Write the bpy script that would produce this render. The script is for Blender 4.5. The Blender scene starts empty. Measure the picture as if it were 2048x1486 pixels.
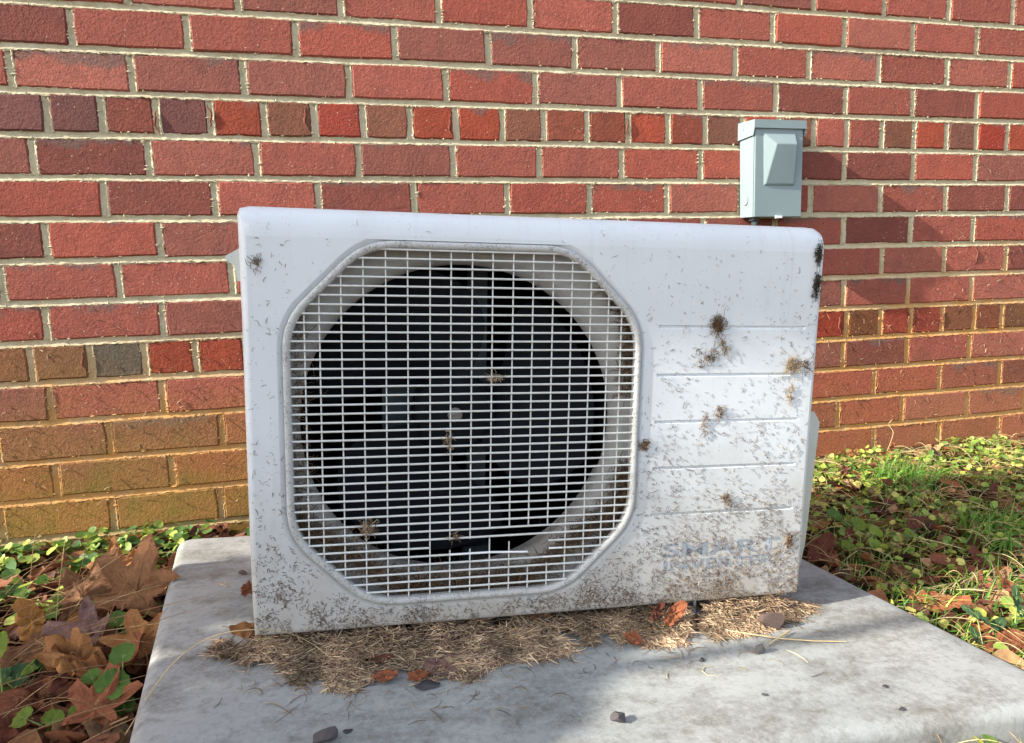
import bpy, math, random
import numpy as np
from mathutils import Matrix, Vector, noise as mnoise

# ------------------------------------------------------------------ camera, sky, sun, exposure
SC = bpy.context.scene
COL = SC.collection
ZOFF = 0.85
F_PX = 1300.0                                   # focal length for a picture 2048 px wide
CAM = np.array([0.452201, -1.480174, -0.321212 + ZOFF])
CR = np.array([0.97343531, -0.22685476, -0.03099388])
CU = np.array([0.05927277, 0.11892707, 0.99113223])
CF = np.array([0.22115705, 0.9666402, -0.12921412])
cd = bpy.data.cameras.new('camera')
cam = bpy.data.objects.new('camera', cd)
COL.objects.link(cam)
cd.sensor_fit = 'HORIZONTAL'
cd.sensor_width = 36.0
cd.lens = F_PX / 2048 * 36.0
cd.clip_start = 0.02
cd.clip_end = 300
m = Matrix.Identity(4)
for i in range(3):
    m[i][0], m[i][1], m[i][2], m[i][3] = CR[i], CU[i], -CF[i], CAM[i]
cam.matrix_world = m
SC.camera = cam

SUN_TRAVEL = np.array([0.990, 0.139, -0.550])
SUN_TRAVEL = SUN_TRAVEL / np.linalg.norm(SUN_TRAVEL)
world = bpy.data.worlds.new('World')
SC.world = world
world.use_nodes = True
wn = world.node_tree.nodes
wl = world.node_tree.links
bg = wn['Background']
sky = wn.new('ShaderNodeTexSky')
sky.sky_type = 'NISHITA'
sky.sun_disc = False
sky.sun_elevation = math.asin(-SUN_TRAVEL[2])
sky.sun_rotation = math.atan2(-SUN_TRAVEL[0], -SUN_TRAVEL[1])
sky.air_density = 1.0
sky.dust_density = 1.6
sky.ozone_density = 1.0
hs = wn.new('ShaderNodeHueSaturation')
hs.inputs['Saturation'].default_value = 0.55
wl.new(sky.outputs[0], hs.inputs['Color'])
wl.new(hs.outputs[0], bg.inputs[0])
bg.inputs[1].default_value = 0.15
sl = bpy.data.lights.new('sun', 'SUN')
sl.energy = 4.1
sl.angle = math.radians(0.55)
sl.color = (1.0, 0.93, 0.80)
sun = bpy.data.objects.new('sun', sl)
COL.objects.link(sun)
sun.rotation_euler = Vector(SUN_TRAVEL).to_track_quat('-Z', 'Y').to_euler()
sun.location = (-6, -1.5, 5)
SC.view_settings.view_transform = 'Standard'
SC.view_settings.look = 'None'
SC.view_settings.exposure = 1.2
SC.view_settings.gamma = 1.0
SC.render.engine = 'CYCLES'
SC.cycles.max_bounces = 6

# ------------------------------------------------------------------ helpers
rng = np.random.default_rng(7)
R = random.Random(11)


def lin(r, g, b):
    def f(c):
        c /= 255.0
        return c / 12.92 if c <= 0.04045 else ((c + 0.055) / 1.055) ** 2.4
    return (f(r), f(g), f(b))


def ray(px, py):
    d = CF * F_PX + CR * (px - 1024) - CU * (py - 743)
    return d / np.linalg.norm(d)


def at_plane(px, py, p0, n):
    d = ray(px, py)
    t = ((p0 - CAM) @ n) / (d @ n)
    return CAM + d * t


def fbm(p, s, o=3):
    return mnoise.fractal(Vector((p[0] * s, p[1] * s, p[2] * s)), 1.0, 2.0, o)


class MB:
    def __init__(self):
        self.v, self.f, self.mi, self.n = [], [], [], 0
        self.col = []

    def add(self, verts, faces, mat=0):
        o = self.n
        self.v.extend([tuple(p) for p in verts])
        self.f.extend([tuple(i + o for i in f) for f in faces])
        self.mi.extend([mat] * len(faces))
        self.n += len(verts)

    def box(self, x0, x1, y0, y1, z0, z1, mat=0):
        v = [(x0, y0, z0), (x1, y0, z0), (x1, y1, z0), (x0, y1, z0), (x0, y0, z1), (x1, y0, z1), (x1, y1, z1), (x0, y1, z1)]
        f = [(0, 3, 2, 1), (4, 5, 6, 7), (0, 1, 5, 4), (1, 2, 6, 5), (2, 3, 7, 6), (3, 0, 4, 7)]
        self.add(v, f, mat)

    def loops(self, loops, close=True, cap0=False, cap1=False, mat=0):
        n = len(loops[0])
        v = [p for l in loops for p in l]
        f = []
        for a in range(len(loops) - 1):
            for i in range(n if close else n - 1):
                j = (i + 1) % n
                f.append((a * n + i, a * n + j, (a + 1) * n + j, (a + 1) * n + i))
        if cap0:
            f.append(tuple(range(n - 1, -1, -1)))
        if cap1:
            f.append(tuple((len(loops) - 1) * n + i for i in range(n)))
        self.add(v, f, mat)

    def tube(self, pts, r, k=6, caps=True, mat=0):
        pts = [np.array(p, float) for p in pts]
        lo = []
        for i, p in enumerate(pts):
            t = pts[min(i + 1, len(pts) - 1)] - pts[max(i - 1, 0)]
            t = t / (np.linalg.norm(t) + 1e-12)
            a = np.array([0, 0, 1.0]) if abs(t[2]) < 0.9 else np.array([1.0, 0, 0])
            u = np.cross(t, a); u /= np.linalg.norm(u)
            w = np.cross(t, u)
            rr = r[i] if hasattr(r, '__len__') else r
            lo.append([p + rr * (math.cos(2 * math.pi * q / k) * u + math.sin(2 * math.pi * q / k) * w) for q in range(k)])
        self.loops(lo, True, caps, caps, mat)

    def mesh(self, name, mats, smooth=None):
        me = bpy.data.meshes.new(name)
        me.from_pydata(self.v, [], self.f)
        for mt in (mats if isinstance(mats, (list, tuple)) else [mats]):
            me.materials.append(mt)
        if any(self.mi):
            me.polygons.foreach_set('material_index', self.mi)
        if smooth is not None:
            finish(me, smooth)
        me.update()
        return me

    def obj(self, name, mats, parent=None, smooth=None):
        return link(name, self.mesh(name, mats, smooth), parent)


def finish(me, angle):
    me.polygons.foreach_set('use_smooth', [True] * len(me.polygons))
    if angle < 179:
        me.set_sharp_from_angle(angle=math.radians(angle))


def link(name, data, parent=None):
    o = bpy.data.objects.new(name, data)
    COL.objects.link(o)
    if parent is not None:
        o.parent = parent
    return o


def tag(o, label=None, cat=None, group=None, kind=None):
    if label: o['label'] = label
    if cat: o['category'] = cat
    if group: o['group'] = group
    if kind: o['kind'] = kind
    return o


def np_mesh(name, V, F, mats, cols=None, smooth=False):
    """V (n,3), F (m,k) arrays of one face size -> mesh, optional per-vertex colour attribute 'tint'"""
    me = bpy.data.meshes.new(name)
    V = np.asarray(V, np.float32); F = np.asarray(F, np.int32)
    me.vertices.add(len(V)); me.vertices.foreach_set('co', V.ravel())
    k = F.shape[1]
    me.loops.add(F.size); me.loops.foreach_set('vertex_index', F.ravel())
    me.polygons.add(len(F))
    me.polygons.foreach_set('loop_start', np.arange(0, F.size, k, dtype=np.int32))
    me.polygons.foreach_set('loop_total', np.full(len(F), k, np.int32))
    if smooth:
        me.polygons.foreach_set('use_smooth', np.ones(len(F), bool))
    for mt in (mats if isinstance(mats, (list, tuple)) else [mats]):
        me.materials.append(mt)
    if cols is not None:
        a = me.color_attributes.new('tint', 'FLOAT_COLOR', 'POINT')
        c = np.ones((len(V), 4), np.float32); c[:, :3] = cols
        a.data.foreach_set('color', c.ravel())
    me.update(); me.validate()
    return me


# ------------------------------------------------------------------ node materials
class NM:
    def __init__(self, name):
        self.m = bpy.data.materials.new(name)
        self.m.use_nodes = True
        self.t = self.m.node_tree
        self.b = self.t.nodes['Principled BSDF']
        self.out = self.t.nodes['Material Output']

    def n(self, kind, **kw):
        nd = self.t.nodes.new(kind)
        for k, v in kw.items():
            setattr(nd, k, v)
        return nd

    def l(self, a, b):
        self.t.links.new(a, b)

    def coord(self, which='Object'):
        return self.n('ShaderNodeTexCoord').outputs[which]

    def pos(self):
        return self.n('ShaderNodeNewGeometry').outputs['Position']

    def noise(self, vec, scale, detail=4, rough=0.6, dist=0.0):
        nd = self.n('ShaderNodeTexNoise')
        nd.inputs['Scale'].default_value = scale
        nd.inputs['Detail'].default_value = detail
        nd.inputs['Roughness'].default_value = rough
        nd.inputs['Distortion'].default_value = dist
        if vec is not None: self.l(vec, nd.inputs['Vector'])
        return nd.outputs[0]

    def voro(self, vec, scale, feature='F1', out=0, rnd=1.0):
        nd = self.n('ShaderNodeTexVoronoi')
        nd.feature = feature
        nd.inputs['Scale'].default_value = scale
        nd.inputs['Randomness'].default_value = rnd
        if vec is not None: self.l(vec, nd.inputs['Vector'])
        return nd.outputs[out]

    def ramp(self, f, a, b, ca=0.0, cb=1.0, clamp=True):
        nd = self.n('ShaderNodeMapRange')
        nd.clamp = clamp
        self.l(f, nd.inputs[0])
        for i, v in enumerate((a, b, ca, cb)):
            if hasattr(v, 'is_linked') or hasattr(v, 'node'): self.l(v, nd.inputs[i + 1])
            else: nd.inputs[i + 1].default_value = v
        return nd.outputs[0]

    def math(self, op, a, b=0.0, c=None):
        nd = self.n('ShaderNodeMath', operation=op)
        for i, v in enumerate((a, b) if c is None else (a, b, c)):
            if hasattr(v, 'node'): self.l(v, nd.inputs[i])
            else: nd.inputs[i].default_value = v
        return nd.outputs[0]

    def mix(self, f, a, b, mode='MIX'):
        nd = self.n('ShaderNodeMix', data_type='RGBA', blend_type=mode)
        for idx, v in ((0, f), (6, a), (7, b)):
            if hasattr(v, 'node'): self.l(v, nd.inputs[idx])
            else:
                nd.inputs[idx].default_value = v if idx == 0 else (*v, 1.0)[:4]
        return nd.outputs[2]

    def sep(self, v):
        nd = self.n('ShaderNodeSeparateXYZ'); self.l(v, nd.inputs[0]); return nd.outputs

    def bump(self, h, strength=0.5, dist=0.002, prev=None):
        nd = self.n('ShaderNodeBump')
        nd.inputs['Strength'].default_value = strength
        nd.inputs['Distance'].default_value = dist
        self.l(h, nd.inputs['Height'])
        if prev is not None: self.l(prev, nd.inputs['Normal'])
        return nd.outputs[0]

    def set(self, color=None, rough=None, normal=None, metal=None, spec=None, sub=None):
        b = self.b
        for key, v in (('Base Color', color), ('Roughness', rough), ('Normal', normal), ('Metallic', metal), ('Specular IOR Level', spec)):
            if v is None: continue
            if hasattr(v, 'node'): self.l(v, b.inputs[key])
            else: b.inputs[key].default_value = (*v, 1.0)[:4] if key == 'Base Color' else v
        return self.m

    def attr(self, name, typ='GEOMETRY', out='Color'):
        nd = self.n('ShaderNodeAttribute'); nd.attribute_name = name; nd.attribute_type = typ
        return nd.outputs[out]


def mud_mask(N, p, lo_left, hi_left, lo_right, hi_right):
    """orange splash mud on the lower wall; climbs higher on the right. p = world position"""
    s = N.sep(p)
    f = N.ramp(s[0], -0.3, 2.3, 0.0, 1.0)
    lo = N.ramp(f, 0, 1, lo_left, lo_right)
    hi = N.ramp(f, 0, 1, hi_left, hi_right)
    z = N.math('ADD', s[2], N.math('MULTIPLY', N.math('SUBTRACT', N.noise(p, 7, 4), 0.5), 0.28))
    return N.ramp(z, hi, lo)


def make_brick_mat():
    N = NM('brick clay')
    o = N.coord('Object'); p = N.pos()
    oi = N.n('ShaderNodeObjectInfo')
    vec = N.n('ShaderNodeVectorMath', operation='ADD'); N.l(p, vec.inputs[0])
    off = N.n('ShaderNodeCombineXYZ'); N.l(N.math('MULTIPLY', oi.outputs['Random'], 31.0), off.inputs[1]); N.l(off.outputs[0], vec.inputs[1])
    v = vec.outputs[0]
    base = oi.outputs['Color']
    big = N.noise(v, 22, 3)
    fine = N.noise(v, 240, 4, 0.7)
    c = N.mix(N.ramp(big, 0.42, 0.72), base, N.mix(1.0, base, (0.80, 0.84, 0.88), 'MULTIPLY'))
    c = N.mix(N.ramp(N.noise(v, 48, 4), 0.45, 0.72, 0, 0.5), c, N.mix(1.0, base, (1.18, 1.22, 1.2), 'MULTIPLY'))
    c = N.mix(N.ramp(fine, 0.25, 0.75), N.mix(1.0, c, (0.72, 0.70, 0.68), 'MULTIPLY'), N.mix(1.0, c, (1.22, 1.22, 1.22), 'MULTIPLY'))
    # kiln flashing: grey-brown band at the top of some bricks
    fl = N.attr('flash', 'OBJECT', 'Fac')
    so = N.sep(o)
    fm = N.math('ADD', N.math('MULTIPLY', so[2], 22.0), N.math('MULTIPLY', N.math('SUBTRACT', N.noise(v, 18, 4), 0.5), 2.2))
    fm = N.ramp(fm, N.math('SUBTRACT', 0.95, fl), N.math('SUBTRACT', 1.25, fl), 0, 0.75)
    fm = N.math('MULTIPLY', fm, N.ramp(fl, 0.02, 0.12))
    c = N.mix(fm, c, lin(118, 98, 92))
    sm = N.n('ShaderNodeMapping'); N.l(v, sm.inputs[0]); sm.inputs['Scale'].default_value = (55, 1, 7)
    c = N.mix(N.ramp(N.noise(sm.outputs[0], 1.0, 3), 0.52, 0.75, 0, 0.5), c, N.mix(1.0, base, (0.74, 0.86, 0.88), 'MULTIPLY'))
    # pale lime specks
    sp = N.voro(v, 95)
    msk = N.math('MULTIPLY', N.math('LESS_THAN', sp, 0.13), N.math('GREATER_THAN', N.noise(v, 14, 2), 0.56))
    c = N.mix(N.math('MULTIPLY', msk, 0.8), c, lin(205, 175, 150))
    # mud splash and algae
    mud = mud_mask(N, p, 0.10, 0.40, 0.02, 0.36)
    sx = N.sep(p)
    leftness = N.ramp(sx[0], 0.0, 1.3, 1.0, 0.42)
    mudc = N.mix(N.noise(p, 40, 4), lin(148, 112, 50), lin(178, 138, 72))
    c = N.mix(N.math('MULTIPLY', N.math('MULTIPLY', mud, leftness), N.ramp(N.noise(p, 28, 4), 0.25, 0.7, 0.6, 0.95)), c, mudc)
    alg = N.math('MULTIPLY', N.ramp(sx[2], 0.30, 0.10), N.math('MULTIPLY', N.ramp(N.noise(p, 9, 3), 0.47, 0.62), N.ramp(sx[0], 0.3, 0.1)))
    c = N.mix(N.math('MULTIPLY', alg, 0.55), c, lin(112, 112, 44))
    # tan dust just under the mud line on the right
    pit = N.voro(v, 210, 'SMOOTH_F1')
    h = N.math('ADD', N.math('MULTIPLY', N.noise(v, 380, 3, 0.7), 0.9), N.math('MULTIPLY', N.noise(v, 135, 5, 0.68, 0.0), 1.7))
    h = N.math('ADD', h, N.math('MULTIPLY', pit, 0.35))
    h2 = N.noise(v, 34, 3)
    b1 = N.bump(h2, 0.10, 0.006)
    b2 = N.bump(h, 1.0, 0.0027, b1)
    return N.set(c, 0.92, b2, spec=0.2)


def make_mortar_mat():
    N = NM('mortar')
    p = N.pos()
    a = N.noise(p, 30, 4); f = N.noise(p, 420, 3, 0.7)
    c = N.mix(N.ramp(a, 0.35, 0.65), lin(198, 186, 154), lin(216, 206, 176))
    c = N.mix(N.ramp(f, 0.3, 0.7), N.mix(1.0, c, (0.78, 0.77, 0.75), 'MULTIPLY'), c)
    sp = N.noise(p, 900, 2)
    c = N.mix(N.ramp(sp, 0.66, 0.72, 0, 0.6), c, lin(70, 62, 50))
    mud = mud_mask(N, p, 0.26, 0.46, 0.42, 0.66)
    c = N.mix(N.math('MULTIPLY', mud, N.ramp(N.noise(p, 20, 4), 0.2, 0.6, 0.55, 0.9)), c, N.mix(N.noise(p, 45, 3), lin(190, 128, 62), lin(212, 160, 92)))
    sx = N.sep(p)
    pale = N.math('MULTIPLY', N.ramp(sx[2], 0.10, 0.04), 0.8)
    c = N.mix(pale, c, lin(182, 164, 120))
    h = N.math('ADD', N.math('MULTIPLY', f, 0.6), N.noise(p, 150, 4))
    return N.set(c, 0.95, N.bump(h, 0.55, 0.0016), spec=0.15)


def make_paint(name, col, dirt=0.0, rough=0.38, speck=0.0):
    N = NM(name)
    p = N.coord('Object')
    c = N.mix(N.ramp(N.noise(p, 9, 4), 0.35, 0.7), col, tuple(x * 0.93 for x in col))
    s = N.sep(p)
    if dirt:
        low = N.ramp(N.math('ADD', s[2], N.math('MULTIPLY', N.math('SUBTRACT', N.noise(p, 16, 5), 0.5), 0.22)), 0.26, -0.02)
        c = N.mix(N.math('MULTIPLY', low, dirt), c, lin(146, 132, 112))
        dots = N.math('MULTIPLY', N.math('LESS_THAN', N.voro(p, 260), 0.16), N.math('GREATER_THAN', N.noise(p, 60, 3), 0.55))
        c = N.mix(N.math('MULTIPLY', dots, 0.5), c, lin(112, 88, 62))
        st = N.n('ShaderNodeMapping'); N.l(p, st.inputs[0]); st.inputs['Scale'].default_value = (60, 1, 3)
        c = N.mix(N.ramp(N.noise(st.outputs[0], 1.0, 4), 0.55, 0.85, 0, 0.22), c, lin(150, 145, 135))
    if speck:
        k = N.noise(p, 420, 4, 0.75); k2 = N.noise(p, 40, 3)
        c = N.mix(N.math('MULTIPLY', N.ramp(N.math('ADD', k, N.math('MULTIPLY', k2, 0.5)), 0.76, 0.95), speck), c, lin(92, 90, 86))
    b = N.bump(N.noise(p, 700, 2), 0.06, 0.0006)
    b = N.bump(N.noise(p, 6, 2), 0.25, 0.003, b)
    return N.set(c, N.ramp(N.noise(p, 30, 4), 0.3, 0.7, rough - 0.06, rough + 0.14), b, spec=0.45)


def make_plain(name, col, rough=0.6, metal=0.0, var=0.25, scale=60, bump=0.25):
    N = NM(name)
    p = N.coord('Object')
    k = N.noise(p, scale, 4)
    c = N.mix(N.ramp(k, 0.3, 0.7), tuple(x * (1 - var) for x in col), tuple(min(1, x * (1 + var)) for x in col))
    return N.set(c, rough, N.bump(N.noise(p, scale * 5, 3), bump, 0.001), metal=metal)


def make_tint(name, rough=0.8, trans=0.0, var=0.2, scale=140, gloss=0.3, attr='tint'):
    """per-strand / per-leaf colour from the mesh's own colour attribute"""
    N = NM(name)
    p = N.pos()
    c0 = N.attr(attr)
    k = N.noise(p, scale, 4)
    c = N.mix(N.ramp(k, 0.3, 0.7), N.mix(1.0, c0, (1 - var,) * 3, 'MULTIPLY'), N.mix(1.0, c0, (1 + var,) * 3, 'MULTIPLY'))
    N.set(c, rough, N.bump(k, 0.4, 0.002), spec=gloss)
    if trans:
        tr = N.n('ShaderNodeBsdfTranslucent'); N.l(c, tr.inputs[0])
        mx = N.n('ShaderNodeMixShader'); mx.inputs[0].default_value = trans
        N.l(N.b.outputs[0], mx.inputs[1]); N.l(tr.outputs[0], mx.inputs[2]); N.l(mx.outputs[0], N.out.inputs[0])
    return N.m


def make_leaf(name, col, col2, trans=0.15, rough=0.7):
    N = NM(name)
    o = N.coord('Object')
    oi = N.n('ShaderNodeObjectInfo')
    v = N.n('ShaderNodeVectorMath', operation='ADD'); N.l(o, v.inputs[0])
    cx = N.n('ShaderNodeCombineXYZ'); N.l(N.math('MULTIPLY', oi.outputs['Random'], 17.0), cx.inputs[2]); N.l(cx.outputs[0], v.inputs[1])
    v = v.outputs[0]
    c = N.mix(N.ramp(N.noise(v, 28, 5, 0.65), 0.35, 0.68), col, col2)
    c = N.mix(N.ramp(N.noise(v, 110, 3), 0.56, 0.75, 0, 0.55), c, tuple(x * 0.5 for x in col))
    c = N.mix(1.0, c, N.mix(oi.outputs['Random'], (0.75, 0.75, 0.75), (1.2, 1.15, 1.1)), 'MULTIPLY')
    # fine net of veins
    ve = N.voro(v, 130, 'DISTANCE_TO_EDGE')
    c = N.mix(N.ramp(ve, 0.0, 0.08, 0.25, 0.0), c, tuple(min(1, x * 1.5) for x in col2))
    h = N.math('ADD', N.math('MULTIPLY', N.ramp(ve, 0, 0.15), 0.35), N.noise(v, 90, 4))
    N.set(c, rough, N.bump(h, 0.5, 0.003), spec=0.3)
    tr = N.n('ShaderNodeBsdfTranslucent'); N.l(c, tr.inputs[0])
    mx = N.n('ShaderNodeMixShader'); mx.inputs[0].default_value = trans
    N.l(N.b.outputs[0], mx.inputs[1]); N.l(tr.outputs[0], mx.inputs[2]); N.l(mx.outputs[0], N.out.inputs[0])
    return N.m


def make_pad_mat():
    N = NM('grey weathered pad')
    p = N.coord('Object')
    a = N.noise(p, 5, 5, 0.6); b = N.noise(p, 34, 5, 0.65)
    c = N.mix(N.ramp(a, 0.35, 0.65), lin(150, 154, 154), lin(168, 170, 168))
    # brownish grime film in streaky patches
    st = N.n('ShaderNodeMapping'); N.l(p, st.inputs[0]); st.inputs['Scale'].default_value = (1.0, 2.2, 1)
    g = N.math('ADD', N.math('MULTIPLY', N.noise(st.outputs[0], 7, 6, 0.7, 0.2), 0.72), N.math('MULTIPLY', N.noise(p, 120, 5, 0.75), 0.28))
    c = N.mix(N.ramp(g, 0.46, 0.62, 0, 0.72), c, lin(104, 100, 90))
    c = N.mix(N.math('MULTIPLY', N.ramp(b, 0.52, 0.7), N.ramp(g, 0.40, 0.6, 0.1, 0.8)), c, lin(104, 101, 94))
    # dried drip rings: small oval spots with darker rims
    for sc, lo, amt in ((30, 0.50, 0.30), (82, 0.50, 0.35)):
        mp = N.n('ShaderNodeMapping'); N.l(p, mp.inputs[0]); mp.inputs['Location'].default_value = (sc, sc * 2, 0); mp.inputs['Scale'].default_value = (1, 1, 0)
        d = N.voro(mp.outputs[0], sc)
        wob = N.math('ADD', d, N.math('MULTIPLY', N.math('SUBTRACT', N.noise(p, sc * 5, 3), 0.5), 0.12))
        ring = N.math('MULTIPLY', N.ramp(wob, 0.17, 0.21), N.ramp(wob, 0.27, 0.22))
        disc = N.ramp(wob, 0.24, 0.21, 0, 0.45)
        keep = N.ramp(N.noise(p, 6.5, 3), lo, lo + 0.08)
        c = N.mix(N.math('MULTIPLY', N.math('MULTIPLY', N.math('MAXIMUM', ring, disc), keep), amt), c, lin(88, 88, 86))
    c = N.mix(N.math('MULTIPLY', N.math('LESS_THAN', N.voro(p, 120), 0.10), 0.55), c, lin(78, 76, 72))
    c = N.mix(N.ramp(N.noise(p, 160, 5, 0.75), 0.45, 0.75, 0, 0.4), c, lin(188, 190, 190))
    bm = N.bump(N.noise(p, 420, 4, 0.7), 0.22, 0.0012)
    bm = N.bump(N.noise(p, 14, 4), 0.25, 0.004, bm)
    return N.set(c, N.ramp(g, 0.3, 0.7, 0.55, 0.8), bm, spec=0.35)


def make_soil():
    N = NM('soil')
    p = N.pos()
    c = N.mix(N.ramp(N.noise(p, 20, 6), 0.35, 0.65), lin(58, 40, 26), lin(96, 66, 40))
    c = N.mix(N.ramp(N.noise(p, 3.0, 4), 0.5, 0.62, 0, 0.55), c, lin(84, 92, 40))
    return N.set(c, 0.95, N.bump(N.noise(p, 90, 5), 0.9, 0.01), spec=0.1)


M = dict(
    brick=make_brick_mat(), mortar=make_mortar_mat(),
    paint=make_paint('white casing paint', lin(220, 227, 233), dirt=0.7, rough=0.33),
    side=make_paint('white side paint', lin(206, 209, 216), dirt=0.35, rough=0.4),
    cover=make_paint('off white cover', lin(206, 210, 204), dirt=0.6, rough=0.5),
    ring=make_paint('speckled grille frame', lin(196, 198, 198), dirt=0.2, rough=0.5, speck=0.85),
    wire=make_plain('white coated wire', lin(212, 215, 213), 0.42, 0, 0.10, 90, 0.1),
    wirenew=make_plain('bare bright wire', lin(240, 242, 245), 0.4, 0, 0.03, 90, 0.1),
    shroud=make_paint('shroud plastic', lin(178, 178, 176), dirt=0.45, rough=0.5, speck=0.2),
    fan=make_plain('black fan plastic', lin(24, 27, 33), 0.5, 0, 0.3, 40, 0.15),
    galv=make_plain('galvanised bracket', lin(76, 86, 92), 0.5, 0.4, 0.15, 30, 0.1),
    coil=make_plain('dark coil and shade liner', lin(13, 13, 14), 0.6, 0.3, 0.3, 80, 0.3),
    screw=make_plain('screw steel', lin(165, 168, 170), 0.35, 0.9, 0.15, 300, 0.1),
    boxm=make_paint('grey enclosure paint', lin(138, 155, 159), dirt=0.0, rough=0.5),
    pad=make_pad_mat(), soil=make_soil(),
    strand=make_tint('dead grass strands', 0.85, 0.12, 0.25, 200, 0.2),
    green=make_tint('ground cover leaves', 0.5, 0.34, 0.22, 120, 0.4),
    blade=make_tint('grass blades', 0.45, 0.35, 0.15, 60, 0.4),
    litter=make_tint('leaf litter bits', 0.7, 0.15, 0.3, 110, 0.3),
    stone=make_plain('grey stone', lin(92, 86, 88), 0.8, 0, 0.35, 120, 0.8),
    stone2=make_plain('brown stone', lin(98, 82, 76), 0.85, 0, 0.35, 120, 0.8),
    slate=make_plain('dark slate chip', lin(66, 64, 70), 0.6, 0, 0.25, 90, 0.5),
    bark=make_plain('bark', lin(86, 74, 62), 0.95, 0, 0.4, 25, 1.0),
    print=None,
    
)
LEAF = dict(
    tan=make_leaf('tan dry leaf', lin(168, 112, 66), lin(198, 144, 92)),
    brown=make_leaf('brown dry leaf', lin(134, 92, 62), lin(166, 120, 84)),
    ochre=make_leaf('ochre dry leaf', lin(150, 100, 50), lin(180, 130, 70)),
    purple=make_leaf('purple brown dry leaf', lin(122, 92, 86), lin(154, 122, 114)),
    rust=make_leaf('rust red dry leaf', lin(142, 82, 56), lin(176, 112, 78)),
    dark=make_leaf('dark red dry leaf', lin(104, 58, 46), lin(134, 80, 62)),
    pale=make_leaf('pale straw dry leaf', lin(190, 152, 108), lin(214, 182, 138)),
    green=make_leaf('fresh green leaf', lin(92, 128, 60), lin(122, 156, 78), 0.35, 0.45),
    lime=make_leaf('light green leaf', lin(136, 160, 58), lin(162, 182, 84), 0.35, 0.45),
    deep=make_leaf('deep green leaf', lin(64, 98, 62), lin(92, 126, 82), 0.3, 0.45),
)

# ------------------------------------------------------------------ frames
A0 = np.array([0.2969057, -0.6491687, -0.7509819 + ZOFF])


def R3(a, b, c):
    ca, sa = math.cos(a), math.sin(a); Rz = np.array([[ca, -sa, 0], [sa, ca, 0], [0, 0, 1]])
    cb, sb = math.cos(b), math.sin(b); Rx = np.array([[1, 0, 0], [0, cb, -sb], [0, sb, cb]])
    cc, sc_ = math.cos(c), math.sin(c); Ry = np.array([[cc, 0, sc_], [0, 1, 0], [-sc_, 0, cc]])
    return Rz @ Ry @ Rx


A = R3(-3.67328406e-02, 8.19076038e-03, 4.72230021e-02)
AM = Matrix([[*A[0], A0[0]], [*A[1], A0[1]], [*A[2], A0[2]], [0, 0, 0, 1]])
GAP = 0.028                                       # unit's panel above the pad top


def loc2w(p): return A0 + A @ np.asarray(p, float)


def on_pad(px, py, h=0.0):
    """world point on the pad top (raised by h) seen at a photo pixel, in the unit's local frame"""
    w = at_plane(px, py, A0 - A[:, 2] * (GAP - h), A[:, 2])
    return (w - A0) @ A


def on_panel(px, py, d=0.0):
    w = at_plane(px, py, A0 + A[:, 1] * d, A[:, 1])
    return (w - A0) @ A


def ground_z(x, y):
    return 0.002 + 0.014 * x + 0.045 * min(0.0, y) if np.isscalar(x) else 0.002 + 0.014 * x + 0.045 * np.minimum(0.0, y)


def on_ground(px, py, h=0.0):
    n = np.array([-0.014, -0.045, 1.0]); n /= np.linalg.norm(n)
    return at_plane(px, py, np.array([0, 0, 0.002 + h]), n)


# ------------------------------------------------------------------ ground
def build_ground():
    def axis(fine, lo, hi, far):
        a = list(np.arange(lo, hi + 1e-6, fine))
        pre, post, s = [], [], fine * 2
        x = lo
        while x > -far: x -= s; s *= 1.5; pre.append(x)
        s = fine * 2; x = hi
        while x < far: x += s; s *= 1.5; post.append(x)
        return np.array(pre[::-1] + a + post)
    xs = axis(0.025, -0.9, 2.9, 40); ys = axis(0.025, -1.9, 0.06, 40)
    X, Y = np.meshgrid(xs, ys)
    Z = ground_z(np.clip(X, -3, 4), np.clip(Y, -3, 0))
    nz = np.array([fbm((x, y, 0), 5.0, 4) for x, y in zip(X.ravel(), Y.ravel())]).reshape(X.shape)
    Z = Z + nz * 0.012
    V = np.stack([X.ravel(), Y.ravel(), Z.ravel()], 1)
    nx, ny = len(xs), len(ys)
    i = np.arange(nx * ny).reshape(ny, nx)
    F = np.stack([i[:-1, :-1].ravel(), i[:-1, 1:].ravel(), i[1:, 1:].ravel(), i[1:, :-1].ravel()], 1)
    o = link('ground', np_mesh('ground', V, F, M['soil'], smooth=True))
    tag(o, 'bare brown soil under the plants and leaf litter', 'ground', kind='structure')


build_ground()

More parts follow.
